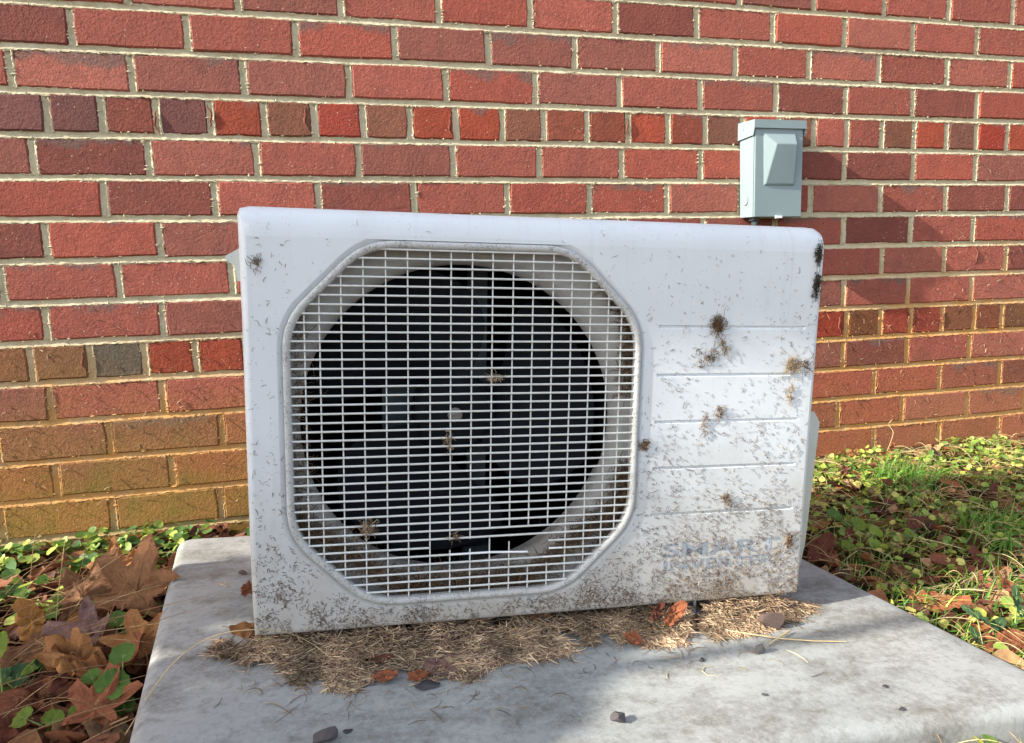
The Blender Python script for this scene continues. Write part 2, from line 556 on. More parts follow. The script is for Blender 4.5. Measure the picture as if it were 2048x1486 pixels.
# ------------------------------------------------------------------ brick wall
P_ROW = 0.080917
JW = 0.0125
JOINTS = {
    4: [1.579, 1.783, 1.980, 2.186], 3: [.249, .450, .655, .859, 1.060, 1.264, 1.468, 1.669, 1.873, 2.075],
    2: [-.058, .149, .355, .557, .760, .961, 1.167, 1.367, 1.571, 1.775, 1.985, 2.189],
    1: [-.170, .040, .248, .457, .663, .866, 1.068, 1.275, 1.479, 1.679, 1.883, 2.087],
    0: [-.116, -.020, .078, .179, .282, .382, .482, .581, .682, .787, .884, .987, 1.089, 1.192, 1.289, 1.389, 1.490, 1.590, 1.686, 1.792, 1.892, 1.995, 2.091, 2.193],
    -1: [-.149, .056, .261, .468, .673, .870, 1.072, 1.277, 1.480, 1.682, 1.893, 2.094],
    -2: [-.033, .173, .379, .582, .793, .990, 1.188, 1.385, 1.585, 1.796, 2.002, 2.206],
    -3: [-.144, .061, .265, .470, .673, .876, 1.080, 1.284, 1.484, 1.685, 1.894, 2.098],
    -4: [-.229, -.022, .194, .397, .598, .800, 1.003, 1.204, 1.405, 1.606, 1.807, 2.008, 2.215],
    -5: [-.161, .052, .258, .463, .668, .873, 1.078, 1.283, 1.488, 1.693, 1.895, 2.104],
    -6: [-.196, -.091, .011, .109] + [.109 + 0.0998 * k for k in range(1, 16)] + [1.706, 1.812, 1.908, 2.013, 2.121, 2.216],
    -7: [-.171, .038, .245, .453, .661, .868, 1.076, 1.283, 1.491, 1.698, 1.900, 2.109],
    -8: [-.071, .147, .354, .560, .767, .974, 1.180, 1.387, 1.593, 1.800, 2.013, 2.221],
    -9: [-.178, .041, .247, .453, .659, .865, 1.070, 1.276, 1.482, 1.688, 1.893, 2.112],
    -10: [-.285, -.080, .131, .340, .550, .759, .968, 1.177, 1.387, 1.596, 1.805, 2.023, 2.229],
    -11: [-.180, .030, .236],
}
WALL_X0, WALL_X1 = -2.6, 4.2
ROWS = range(-12, 22)


def row_joints(r):
    hdr = (r % 6 == 0)
    step = 0.1003 if hdr else 0.2033
    js = sorted(JOINTS.get(r, [(-0.07 if r % 2 == 0 else 0.04) + (0.03 * math.sin(r * 1.7))]))
    while js[0] > WALL_X0: js.insert(0, js[0] - step)
    while js[-1] < WALL_X1: js.append(js[-1] + step)
    return js


RED = [lin(170, 96, 82), lin(163, 93, 79), lin(176, 105, 90), lin(154, 94, 83), lin(170, 91, 76)]
BRN = [lin(136, 88, 70), lin(142, 92, 74), lin(130, 86, 72)]
PUR = lin(130, 84, 80)
BRT = lin(170, 82, 62)
GRY = lin(108, 96, 82)
HDR0 = [PUR, PUR, lin(146, 82, 70), PUR, BRT, BRN[0], lin(170, 78, 64), BRN[1], BRT, BRT, BRN[1], lin(150, 84, 66), lin(152, 84, 66), BRT, lin(150, 80, 64), BRN[2], BRT, BRN[1], RED[0], RED[1], BRN[0], BRT, BRN[2], lin(168, 70, 56), BRT, BRN[2], BRN[0]]
HDR6 = [lin(140, 96, 66), lin(138, 98, 68), GRY, lin(158, 74, 54), lin(160, 76, 56), lin(136, 96, 66)]
HDR6R = {1.60: lin(164, 70, 52), 1.706: lin(130, 82, 54), 1.812: lin(160, 74, 58), 1.908: lin(150, 72, 56), 2.013: lin(136, 86, 62), 2.121: lin(142, 84, 62), 2.216: lin(122, 82, 58)}
FLASH = {(1, 0): 0.75, (1, 1): 0.40, (2, 2): 0.55, (3, 0): 0.7, (1, 4): 0.6, (2, 4): 0.55, (-2, 2): 0.3, (-4, 0): 0.45, (-3, 0): 0.25, (2, 8): 0.6}


def brick_mesh(name, w, h, seed):
    r = random.Random(seed)
    hw, hh = w / 2, h / 2
    pts = []
    for t in (-1, -.5, 0, .5): pts.append((t * hw, -hh))
    for t in (-1, 0): pts.append((hw, t * hh))
    for t in (1, .5, 0, -.5): pts.append((t * hw, hh))
    for t in (1, 0): pts.append((-hw, t * hh))
    j = lambda s: r.uniform(-s, s)
    out = [(x + j(.0016) - math.copysign(.0012, x) * (abs(abs(x) - hw) < 1e-6 and abs(abs(z) - hh) < 1e-6), z + j(.0012)) for x, z in pts]
    front = [(x - math.copysign(min(.003, abs(x)), x) * (abs(x) > hw * .8), -0.0012 + j(.00025), z - math.copysign(.003, z) * (abs(z) > hh * .8)) for x, z in out]
    edge = [(x, 0.0022 + j(.0007), z) for x, z in out]
    back = [(x, 0.085, z) for x, z in out]
    b = MB()
    b.loops([front, edge, back], True)
    v0 = b.n
    b.add(front + [(j(.01), -0.0013 + j(.0002), j(.006))], [(i, (i + 1) % 12, 12) for i in range(12)])
    # flip the fan to face -y
    me = b.mesh(name, M['brick'])
    import bmesh
    bm = bmesh.new(); bm.from_mesh(me)
    bmesh.ops.remove_doubles(bm, verts=bm.verts, dist=1e-6)
    bmesh.ops.recalc_face_normals(bm, faces=bm.faces)
    bm.to_mesh(me); bm.free()
    finish(me, 40)
    return me


def build_wall():
    root = link('brick_wall', None)
    tag(root, 'red brick wall with pale mortar, muddy towards the ground, behind the unit', 'wall')
    ST = [brick_mesh('stretcher_brick', 0.1905, 0.0684, 10 + k) for k in range(8)]
    HD = [brick_mesh('header_brick', 0.0885, 0.0684, 40 + k) for k in range(6)]
    fill = MB()
    fill_cols = []
    mort = MB()
    for r in ROWS:
        zc = (r + 0.5) * P_ROW + ZOFF
        if zc < -0.13: continue
        js = row_joints(r)
        hdr = (r % 6 == 0)
        for k in range(len(js) - 1):
            a, b = js[k], js[k + 1]
            w = b - a - JW
            xc = (a + b) / 2
            inview = (-0.42 < b and a < 2.42 and zc < 1.26 and zc > -0.08)
            if inview:                       # the unit hides these from every nearby view
                if 0.45 < a and b < 1.0 and r in (-8, -9, -10, -11): inview = True
            known = r in JOINTS and JOINTS[r][0] - 0.25 < a
            rr = random.Random(r * 977 + int(a * 1000))
            if hdr:
                col = rr.choice(BRN + RED[:3] + [BRT, PUR])
                if r == 0 and a > -0.33:
                    idx = round((a + 0.216) / 0.1003)
                    if 0 <= idx < len(HDR0): col = HDR0[idx]
                if r == -6:
                    if -0.30 <= a < 0.2: col = HDR6[max(0, min(5, round((a + 0.297) / 0.1015)))]
                    for q, cc in HDR6R.items():
                        if abs(a - q) < 0.03: col = cc
            else:
                col = rr.choice(RED)
                if rr.random() < 0.16: col = lin(142, 82, 72)
            g = 1.0 + rr.uniform(-.10, .08)
            col = tuple(c * g for c in col)
            fl = 0.0
            if (r, k) and known and r in JOINTS:
                ki = round((a - JOINTS[r][0]) / (0.1003 if hdr else 0.2033))
                fl = FLASH.get((r, ki), 0.0)
            if fl == 0.0 and rr.random() < 0.42: fl = rr.uniform(0.1, 0.6)
            if hdr: fl *= 0.6
            if inview:
                me = (HD if hdr else ST)[rr.randrange(6 if hdr else 8)]
                o = link('brick', me, root)
                o.location = (xc, rr.uniform(-.0012, .0012), zc + rr.uniform(-.0008, .0008))
                o.scale = (w / (0.0885 if hdr else 0.1905), 1, 1)
                o.rotation_euler = (rr.uniform(-.012, .012), rr.uniform(-.006, .006), rr.uniform(-.006, .006))
                o.color = (*col, 1)
                o['flash'] = fl
            else:
                y0 = rr.uniform(-.0015, .0008)
                fill.box(xc - w / 2, xc + w / 2, y0, 0.08, zc - 0.0342, zc + 0.0342)
                fill_cols.append(col)
        # head joints
        for x in js:
            fine = -0.45 < x < 2.45 and zc < 1.3
            n = 16 if fine else 2
            prof = [(-1.35, 1.8), (-1.0, 2.0), (-.7, 3.0), (-.1, 3.4), (.35, 3.1), (.58, 2.0), (.82, 0.5), (1.08, 0.1), (1.4, 1.6)]
            lo = []
            dx = rng.uniform(-.001, .001)
            for q in range(n):
                z = zc + (q / (n - 1) - .5) * 0.072
                row = []
                for t, d in prof:
                    e = abs(t)
                    nx = fbm((x * 3 + t, z * 110, r), 1.6, 3) * 0.0026 * (e > .5)
                    ny = fbm((x * 9, z * 75 + 9, t * 2), 2.2, 3) * 0.0016
                    row.append((x + dx + t * 0.0061 + nx, d * .001 + ny, z))
                lo.append(row)
            mort.loops(lo, close=False)
        # bed joint below this course
        zb = r * P_ROW + ZOFF
        xs = np.concatenate([np.arange(WALL_X0, -0.5, .3), np.arange(-0.5, 2.5, .0042), np.arange(2.5, WALL_X1, .3)]) if zb < 1.3 else np.array([WALL_X0, WALL_X1])
        prof = [(1.35, 2.2), (1.0, 2.6), (.75, 3.2), (.2, 3.5), (-.15, 3.1), (-.45, 1.7), (-.8, 0.2), (-1.1, -0.6), (-1.42, 1.5)]
        lo = []
        for x in xs:
            wob = fbm((x, r * 3.1, 0), 4, 2) * 0.0012
            row = []
            for t, d in prof:
                nz = (fbm((x * 60, t * 2, r * 5.3), 1.0, 3) * 0.0017 + fbm((x * 190, t, r * 3.3), 1.0, 2) * .0016) * (abs(t) > .5)
                ny = fbm((x * 70, t * 3 + 7, r * 2.7), 1.2, 4) * 0.0018
                row.append((x, d * .001 + ny, zb + wob + t * 0.0062 + nz))
            lo.append(row)
        mort.loops(lo, close=False)
    # crumbs and smears of mortar along the arrises, so that no joint runs clean
    for _ in range(5200):
        r = R.randrange(-11, 5)
        if R.random() < .62:
            x = R.uniform(-.4, 2.4); z = r * P_ROW + ZOFF + R.choice((-1, -1, -1, 1)) * (.0066 + R.gauss(0, .0012))
        else:
            js = [j_ for j_ in row_joints(r) if -.4 < j_ < 2.4]
            x = R.choice(js) + R.choice((1, 1, -1)) * (.0066 + R.gauss(0, .0012)); z = (r + R.uniform(.1, .9)) * P_ROW + ZOFF
        q = R.choice((.0009, .0012, .0016, .0024)) * R.uniform(.7, 1.3)
        sx, sz, sy = q * R.uniform(.8, 2.6), q * R.uniform(.6, 1.5), min(.0014, q * .7)
        v_ = [(x - sx, .0, z), (x + sx * R.uniform(.6, 1.2), .0, z + R.uniform(-.3, .3) * q), (x + R.uniform(-.4, .4) * q, .0, z - sz), (x + R.uniform(-.4, .4) * q, .0, z + sz), (x, -.0012 - sy, z)]
        mort.add(v_, [(0, 2, 4), (2, 1, 4), (1, 3, 4), (3, 0, 4)])
    mort.box(WALL_X0, WALL_X1, 0.006, 0.2, -0.25, 22 * P_ROW + ZOFF)
    mort.obj('mortar', M['mortar'], root, smooth=60)
    me = fill.mesh('brickwork', M['brick'])
    o = link('brickwork', me, root)
    o['kind'] = 'stuff'; o['flash'] = 0.0
    o.color = (*RED[0], 1)
    # folds: crescents of clay torn up on the end of a brick
    for fx, fz, s in [(.170, .5, 1), (.372, .5, -1), (.676, .4, -1), (.084, .35, -1), (1.89, -5.4, 1), (1.095, .5, -1), (-.095, -5.5, -1), (2.02, -5.5, -1), (2.105, -3.4, 1), (1.69, -5.5, -1)]:
        b = MB()
        z0 = fz * P_ROW + ZOFF
        pts = []
        for q in range(7):
            t = q / 6 - .5
            pts.append((fx + s * (.010 - .030 * t * t) + .002 * math.sin(q * 2.1), -.0008 - .0016 * math.cos(t * 3), z0 + t * .05))
        b.tube(pts, [.0005, .0013, .002, .0024, .002, .0014, .0005], 6)
        o = b.obj('clay_fold', M['brick'], root, smooth=80)
        o.color = (*lin(140, 88, 72), 1); o['flash'] = 0.0


build_wall()

# ------------------------------------------------------------------ equipment pad
def build_pad():
    root_poly = [(-.077, -.262), (.984, -.255), (.858, .432), (-.217, .440)]
    cor = .026
    er = .017
    out = []
    n = len(root_poly)
    for i in range(n):
        p = np.array(root_poly[i]); a = np.array(root_poly[i - 1]); b = np.array(root_poly[(i + 1) % n])
        u = (a - p) / np.linalg.norm(a - p); v = (b - p) / np.linalg.norm(b - p)
        rad = cor
        th = math.acos(u @ v); t = rad / math.tan(th / 2)
        c = p + (u + v) / np.linalg.norm(u + v) * rad / math.sin(th / 2)
        s0, s1 = p + u * t, p + v * t
        a0 = math.atan2(*(s0 - c)[::-1]); a1 = math.atan2(*(s1 - c)[::-1])
        da = (a1 - a0 + math.pi) % (2 * math.pi) - math.pi
        for q in range(9):
            out.append((c[0] + rad * math.cos(a0 + da * q / 8), c[1] + rad * math.sin(a0 + da * q / 8)))
        # subdivide the straight run
        nxt = np.array(root_poly[(i + 1) % n])
        for q in range(1, 16):
            f = q / 16
            e0 = s1; e1 = nxt - v * (rad / math.tan(math.pi / 4))
            out.append(tuple(e0 * (1 - f) + e1 * f))
    C = np.mean(np.array(root_poly), 0)
    P = np.array(out)

    def inset(d):
        tn = np.roll(P, -1, 0) - np.roll(P, 1, 0)
        tn /= np.linalg.norm(tn, axis=1)[:, None]
        nrm = np.stack([-tn[:, 1], tn[:, 0]], 1)
        return P + nrm * d
    loops = []
    z0 = -GAP
    for d, z in [(.30, 0), (.15, 0), (.06, 0)]:
        q = C + (P - C) * (1 - d * 1.6)
        loops.append([(x, y, z0) for x, y in q])
    for k in range(8):
        f = k / 7 * math.pi / 2
        q = inset(er * (1 - math.sin(f)))
        loops.append([(x, y, z0 - er * (1 - math.cos(f))) for x, y in q])
    q = inset(-.006)
    loops.append([(x, y, z0 - .09) for x, y in q])
    loops = [[(x, y, z + (.0012 * fbm((x, y, 0), 9, 3) if i < 9 else 0)) for x, y, z in l] for i, l in enumerate(loops)]
    b = MB()
    b.loops(loops, True, True, False)
    o = b.obj('equipment_pad', M['pad'], None, smooth=60)
    o.matrix_world = AM
    tag(o, 'grey weathered slab with rounded edges under the white unit', 'pad')


build_pad()

# ------------------------------------------------------------------ air conditioner
W_, H_ = .770, .5316
GC = np.array([.2665, .264])


def oct_outline(off, nang=144):
    x0, x1, z0, z1, c, rad = .043 - off, .504 + off, .029 - off, .499 + off, .098 + off * .59, .085 + off * .4
    v = [(x0 + c, z0), (x1 - c, z0), (x1, z0 + c), (x1, z1 - c), (x1 - c, z1), (x0 + c, z1), (x0, z1 - c), (x0, z0 + c)]
    pts = []
    for i in range(8):
        p = np.array(v[i]); a = np.array(v[i - 1]); b = np.array(v[(i + 1) % 8])
        u = (a - p) / np.linalg.norm(a - p); w = (b - p) / np.linalg.norm(b - p)
        th = math.acos(np.clip(u @ w, -1, 1)); t = rad / math.tan(th / 2)
        cc = p + (u + w) / np.linalg.norm(u + w) * rad / math.sin(th / 2)
        s0, s1 = p + u * t, p + w * t
        a0 = math.atan2(*(s0 - cc)[::-1]); a1 = math.atan2(*(s1 - cc)[::-1]); da = (a1 - a0 + math.pi) % (2 * math.pi) - math.pi
        for q in range(9):
            pts.append(cc + rad * np.array([math.cos(a0 + da * q / 8), math.sin(a0 + da * q / 8)]))
    pts = np.array(pts) - GC
    ang = np.unwrap(np.arctan2(pts[:, 1], pts[:, 0]))
    P2 = np.vstack([pts, pts, pts]); A2 = np.concatenate([ang - 2 * math.pi, ang, ang + 2 * math.pi])
    th = np.arange(nang) * 2 * math.pi / nang + 0.0001
    # walk: intersect rays with segments
    res = []
    for t in th:
        d = np.array([math.cos(t), math.sin(t)])
        best = None
        for i in range(len(pts)):
            p, q = pts[i], pts[(i + 1) % len(pts)]
            e = q - p
            den = d[0] * e[1] - d[1] * e[0]
            if abs(den) < 1e-12: continue
            s = (p[0] * e[1] - p[1] * e[0]) / den
            m_ = (p[0] * d[1] - p[1] * d[0]) / den
            if s > 0 and -1e-6 <= m_ <= 1 + 1e-6:
                best = s if best is None else max(best, s)
        res.append(GC + d * best)
    return np.array(res)


def rect_by_angle(x0, x1, z0, z1, th):
    res = []
    for t in th:
        dx, dz = math.cos(t), math.sin(t)
        s = min(((x1 - GC[0]) / dx if dx > 0 else (x0 - GC[0]) / dx) if abs(dx) > 1e-9 else 9, ((z1 - GC[1]) / dz if dz > 0 else (z0 - GC[1]) / dz) if abs(dz) > 1e-9 else 9)
        res.append(GC + s * np.array([dx, dz]))
    return np.array(res)


def build_ac():
    root = link('air_conditioner', None)
    root.matrix_world = AM
    tag(root, 'white outdoor air conditioner with a wire grille, dirty along the bottom', 'air conditioner')
    th = np.arange(144) * 2 * math.pi / 144 + 0.0001
    # ---- front panel
    b = MB()
    IL, IR, IB, IT, XS = .006, .763, .004, .500, .516
    O1, O2, O3 = oct_outline(.0065), oct_outline(.0035), oct_outline(.0008)
    # snap the nearest rays to the rectangle's corners
    RL = rect_by_angle(IL, XS, IB, IT, th)
    for cx, cz in ((IL, IB), (XS, IB), (XS, IT), (IL, IT)):
        k = np.argmin(np.hypot(RL[:, 0] - cx, RL[:, 1] - cz)); RL[k] = (cx, cz)
    L = lambda P, y: [(p[0], y, p[1]) for p in P]
    b.loops([L(RL, 0), L(O1, 0), L(O2, .0012), L(O3, .0050), L(oct_outline(-.001), .0058), L(oct_outline(-.0015), .03)], True)
    # right hand area with five pressed grooves
    zs, prev = [IB], IB
    gz = [.1325, .199, .2645, .3295, .3955]
    x0, x1 = .530, .745
    for g in gz:
        prof = [(-.0026, 0), (-.0012, .0022), (.0010, .0026), (.0024, 0)]
        b.add([(x0 - .003, 0, prev), (x1 + .003, 0, prev), (x1 + .003, 0, g - .0026), (x0 - .003, 0, g - .0026)], [(0, 1, 2, 3)])
        vs = []
        for dz, d in prof:
            vs += [(x0 - .003, 0, g + dz), (x0, d, g + dz), (x1, d, g + dz), (x1 + .003, 0, g + dz)]
        fs = []
        for q in range(3):
            for e in range(3):
                fs.append((q * 4 + e, q * 4 + e + 1, q * 4 + e + 5, q * 4 + e + 4))
        b.add(vs, fs)
        prev = g + .0024
    b.add([(x0 - .003, 0, prev), (x1 + .003, 0, prev), (x1 + .003, 0, IT), (x0 - .003, 0, IT)], [(0, 1, 2, 3)])
    b.add([(XS, 0, IB), (x0 - .003, 0, IB), (x0 - .003, 0, IT), (XS, 0, IT)], [(0, 1, 2, 3)])
    b.add([(x1 + .003, 0, IB), (IR, 0, IB), (IR, 0, IT), (x1 + .003, 0, IT)], [(0, 1, 2, 3)])
    # curved border
    per = []
    for t in np.linspace(0, 1, 13)[:-1]: per.append((IL + (IR - IL) * t, IB))
    for t in np.linspace(0, 1, 13)[:-1]: per.append((IR, IB + (IT - IB) * t))
    for t in np.linspace(0, 1, 13)[:-1]: per.append((IR - (IR - IL) * t, IT))
    for t in np.linspace(0, 1, 13)[:-1]: per.append((IL, IT - (IT - IB) * t))
    # denser near the top corners
    ex = []
    for i, p in enumerate(per):
        ex.append(p)
        q = per[(i + 1) % len(per)]
        if p[1] > .44 or q[1] > .44:
            for f in (.2, .4, .6, .8): ex.append((p[0] * (1 - f) + q[0] * f, p[1] * (1 - f) + q[1] * f))
    per = ex
    sil = []
    for x, z in per:
        X = (x - IL) / (IR - IL) * W_; Z = (z - IB) / (IT - IB) * H_
        for cx, cz, r in ((W_, H_, .019), (0, H_, .009), (0, 0, .003), (W_, 0, .003)):
            ix, iz = (cx - r if cx else r), (cz - r if cz else r)
            if (X - ix) * (1 if cx else -1) > 0 and (Z - iz) * (1 if cz else -1) > 0:
                dx, dz = X - ix, Z - iz
                mx = max(abs(dx), abs(dz)); hyp = math.hypot(dx, dz)
                X, Z = ix + dx / hyp * mx, iz + dz / hyp * mx
        q_ = Z / H_
        X += -(.002 + .005 * q_) + (X / W_) * (.002 + .012 * q_)
        Z = Z * (1 + .008 / H_) - .003
        sil.append((X, Z))
    lo = []
    for k in range(9):
        f = k / 8 * math.pi / 2
        row = []
        for (x, z), (X, Z) in zip(per, sil):
            d = min(.028, max(.005, math.hypot(X - x, Z - z)))
            row.append((x + (X - x) * math.sin(f), d * (1 - math.cos(f)), z + (Z - z) * math.sin(f)))
        lo.append(row)
    lo.append([(X, .036, Z) for X, Z in sil])
    b.loops(lo, True)
    o = panel = b.obj('front_panel', M['paint'], root, smooth=35)
    import bmesh
    bm = bmesh.new(); bm.from_mesh(o.data); bmesh.ops.remove_doubles(bm, verts=bm.verts, dist=2e-5)
    bmesh.ops.recalc_face_normals(bm, faces=bm.faces); bm.to_mesh(o.data); bm.free(); finish(o.data, 35)
    o.data.polygons.foreach_set('use_smooth', [not (abs(f.normal.y) > .9999 and f.center.y < .001) for f in o.data.polygons])
    # ---- casing behind
    b = MB()
    ins = lambda d: [(X + d if X < W_ / 2 else X - d, Z if Z < H_ - .05 else Z - d) for X, Z in sil]
    s1 = ins(.0008)
    b.loops([[(x, .0362, z) for x, z in s1], [(x, .288, z) for x, z in s1]], True)
    
    b.obj('casing', M['side'], root, smooth=40)
    # ---- print
    for word, x0, x1, z0, z1 in (('SMART', .548, .731, .0685, .0890), ('INVERTER', .5505, .726, .0490, .0635)):
        cu = bpy.data.curves.new('lettering', 'FONT'); cu.body = word
        cu.offset = 0.012
        to = bpy.data.objects.new('tmp', cu); COL.objects.link(to)
        dg = bpy.context.evaluated_depsgraph_get()
        me = bpy.data.meshes.new_from_object(to.evaluated_get(dg))
        bpy.data.objects.remove(to)
        co = np.empty(len(me.vertices) * 3); me.vertices.foreach_get('co', co); co = co.reshape(-1, 3)
        mn, mx = co.min(0), co.max(0)
        if word == 'SMART':      # larger initial
            pass
        v = np.zeros_like(co)
        v[:, 0] = x0 + (co[:, 0] - mn[0]) / (mx[0] - mn[0]) * (x1 - x0)
        v[:, 2] = z0 + (co[:, 1] - mn[1]) / (mx[1] - mn[1]) * (z1 - z0)
        v[:, 1] = -.0004
        me.vertices.foreach_set('co', v.ravel().astype(np.float32)); me.materials.clear(); me.materials.append(M['print'])
        me.update()
        o = link('lettering', me, panel)
        o['label'] = 'faded grey %s line of lettering' % ('upper' if word == 'SMART' else 'lower')
    # ---- grille frame
    b = MB()
    secs = [(.0000, .0052), (.0000, .0000), (-.0010, -.0022), (-.0030, -.0036), (-.0058, -.0034), (-.0082, -.0018), (-.0092, .0010), (-.0092, .0075), (-.004, .008)]
    b.loops([L(oct_outline(d), y) for d, y in secs], True)
    frame = b.obj('grille_frame', M['ring'], root, smooth=50)
    # ---- wires
    inner = oct_outline(-.006)

    def span(axis, c):
        hits = []
        for i in range(len(inner)):
            p, q = inner[i], inner[(i + 1) % len(inner)]
            a, bb = p[axis], q[axis]
            if (a - c) * (bb - c) <= 0 and a != bb:
                f = (c - a) / (bb - a); hits.append(p[1 - axis] + (q[1 - axis] - p[1 - axis]) * f)
        return (min(hits), max(hits)) if len(hits) > 1 else None

    def wire(pts, r, mat='wire'):
        bb = MB(); bb.tube(pts, r, 6)
        bb.obj('grille_wire', M[mat], frame, smooth=80)
    VX = [.0690, .0869, .1131] + [.1131 + .0264 * k for k in range(1, 14)] + [.4750, .4915]
    VX = [.0690, .0869, .1129, .1396, .1667, .1934, .2211, .2474, .2742, .3005, .3271, .3533, .3799, .4051, .4313, .4560, .4747]
    GAPV = {.2474: (.098, .112), .2742: (.098, .112), .3005: (.112, .1245), .3271: (.1055, .1245), .3533: (.068, .1245), .3799: (.072, .1245), .2211: None}
    k = 0
    z = .4885
    zi = [.4773 - .01131 * q for q in range(-1, 40)]
    for z in zi:
        s = span(1, z)
        if not s or s[1] - s[0] < .05: continue
        wob = R.uniform(-.0004, .0004)
        if abs(z - .1030) < .004:               # snapped: left half only
            wire([(s[0], .0005, z), (.2205, .0005, z + wob)], .00142); wire([(.381, -.001, z + .001), (s[1], .0005, z)], .00142)
        elif abs(z - .0920) < .0045:            # bent rod, bare at the broken end
            wire([(s[0], .0005, z), (.2474, .0004, z)], .00142)
            wire([(.2474, .0003, z), (.300, -.001, z + .0006), (.352, -.0022, z - .0015)], .0015, 'wirenew'); wire([(.3815, -.002, z + .0015), (.40, .0, z + .0005)], .0014, 'wirenew'); wire([(.40, 0, z + .0004), (s[1], .0005, z)], .00142)
        elif abs(z - .0807) < .004:
            wire([(s[0], .0005, z), (.374, .0005, z)], .00142); wire([(.374, .0004, z), (.399, .0003, z)], .0014, 'wirenew'); wire([(.399, .0005, z), (s[1], .0005, z)], .00142)
        else:
            wire([(s[0], .0005, z), ((s[0] + s[1]) / 2, .0005 + wob, z + wob), (s[1], .0005, z)], .00142)
    for x in VX:
        s = span(0, x)
        if not s: continue
        g = GAPV.get(x)
        if g:
            wire([(x, .0025, s[0]), (x, .0025, g[0])], .00105); wire([(x, .0025, g[1]), (x, .0025, s[1])], .00105)
        else:
            wire([(x, .0025, s[0]), (x + R.uniform(-.0003, .0003), .0025, (s[0] + s[1]) / 2), (x, .0025, s[1])], .00105)
    # ---- shroud
    b = MB()
    circ = lambda r: np.stack([.2665 + r * np.cos(th), .262 + r * np.sin(th)], 1)
    b.loops([L(oct_outline(.03), .028), L(circ(.2275), .030), L(circ(.2235), .032), L(circ(.214), .042), L(circ(.2115), .054), L(circ(.2125), .057), L(circ(.226), .062), L(circ(.228), .105)], True)
    shroud = b.obj('shroud', M['shroud'], root, smooth=40)
    # ---- coil, plus near-black liner standing in for shade inside the pale casing
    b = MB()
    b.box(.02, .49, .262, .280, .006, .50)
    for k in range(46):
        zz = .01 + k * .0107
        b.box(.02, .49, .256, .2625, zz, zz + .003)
    b.box(.478, .481, .066, .28, .006, .51); b.box(.012, .014, .066, .28, .006, .51); b.box(.014, .478, .066, .28, .512, .514); b.box(.014, .478, .066, .28, .0045, .006)  # liner sheets: the cabinet's inner shade put into their colour
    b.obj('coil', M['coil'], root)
    # ---- motor bracket
    b = MB()
    for xa, xb in ((.172, .196), (.292, .322)):
        b.box(xa, xb, .185, .187, .008, .505); b.box(xa, xa + .002, .187, .205, .008, .505); b.box(xb - .002, xb, .187, .205, .008, .505)
    b.box(.16, .335, .1848, .1866, .222, .31)
    b.box(.282, .325, .150, .1846, .008, .04)
    b.obj('motor_bracket', M['galv'], root)
    b = MB()
    b.tube([(.2625, .125, .263), (.2625, .184, .263)], .052, 32)
    b.obj('motor', M['galv'], root, smooth=40)
    # ---- fan
    b = MB()
    hc = (.2625, .263)
    lo = []
    for r_, y in ((.001, .0905), (.012, .0905), (.050, .094), (.058, .099), (.061, .108), (.061, .140)):
        lo.append([(hc[0] + r_ * math.cos(a), y, hc[1] + r_ * math.sin(a)) for a in np.linspace(0, 2 * math.pi, 40, endpoint=False)])
    b.loops(lo, True)
    hub = b.obj('fan_hub', M['fan'], root, smooth=40)
    for k in range(3):
        a0 = math.radians(2 + 120 * k)
        b = MB()
        lo, bk = [], []
        for i in range(10):
            rr = .055 + (.208 - .055) * i / 9
            f = i / 9
            wd = math.radians(70 + 30 * math.sin(f * math.pi * .8)) * (1 - .18 * f ** 6)
            sw = math.radians(-16 + 30 * f)
            row, row2 = [], []
            for q in range(13):
                t = q / 12 - .5
                an = a0 + sw + t * wd
                y = .112 + t * .055 - .012 * math.cos(t * math.pi) * f
                row.append((hc[0] + rr * math.cos(an), y, hc[1] + rr * math.sin(an)))
                row2.append((hc[0] + rr * math.cos(an), y + .003, hc[1] + rr * math.sin(an)))
            lo.append(row); bk.append(row2)
        b.loops(lo, close=False); b.loops(bk[::-1], close=False)
        b.obj('fan_blade', M['fan'], hub, smooth=60)
    b = MB(); b.tube([(hc[0], .078, hc[1]), (hc[0], .0905, hc[1])], .0045, 12); b.tube([(hc[0], .084, hc[1]), (hc[0], .0910, hc[1])], .0075, 6); b.tube([(hc[0], .0895, hc[1]), (hc[0], .0915, hc[1])], .0105, 24)
    b.obj('fan_nut', M['screw'], hub, smooth=40)
    # ---- screws seen through the grille
    for sx, sz in ((.4885, .352), (.4885, .176), (.077, .11)):
        b = MB(); b.tube([(sx, .020, sz), (sx, .029, sz)], .0048, 16); b.box(sx - .0032, sx + .0032, .0192, .0202, sz - .0006, sz + .0006, 1); b.box(sx - .0006, sx + .0006, .0191, .0201, sz - .0032, sz + .0032, 1)
        b.obj('screw', [M['screw'], M['coil']], shroud, smooth=40)
    # ---- valve cover on the right flank, latch plate on the left
    b = MB()
    prof = [(.7700, .000), (.792, -.004), (.808, .014), (.814, .05), (.823, .245), (.812, .262), (.7700, .272)]
    fr = [(x, .055, z) for x, z in prof]; md = [(x + (.004 if .78 < x else 0), .060, z) for x, z in prof]; bk = [(x + (.004 if .78 < x else 0), .225, z) for x, z in prof]
    b.loops([fr, md, bk], True, True, True)
    b.obj('valve_cover', M['cover'], root, smooth=30)
    b = MB()
    b.box(-.0032, .0, .02, .10, .445, .492)
    pr = [(-.0030, .490), (-.012, .484), (-.0245, .4765), (-.0235, .4715), (-.0150, .466), (-.0125, .455), (-.0115, .447), (-.0030, .4455)]
    b.loops([[(x, .03, z) for x, z in pr], [(x, .034, z) for x, z in pr], [(x, .075, z) for x, z in pr]], True, True, True)
    b.obj('side_handle', M['cover'], root, smooth=30)
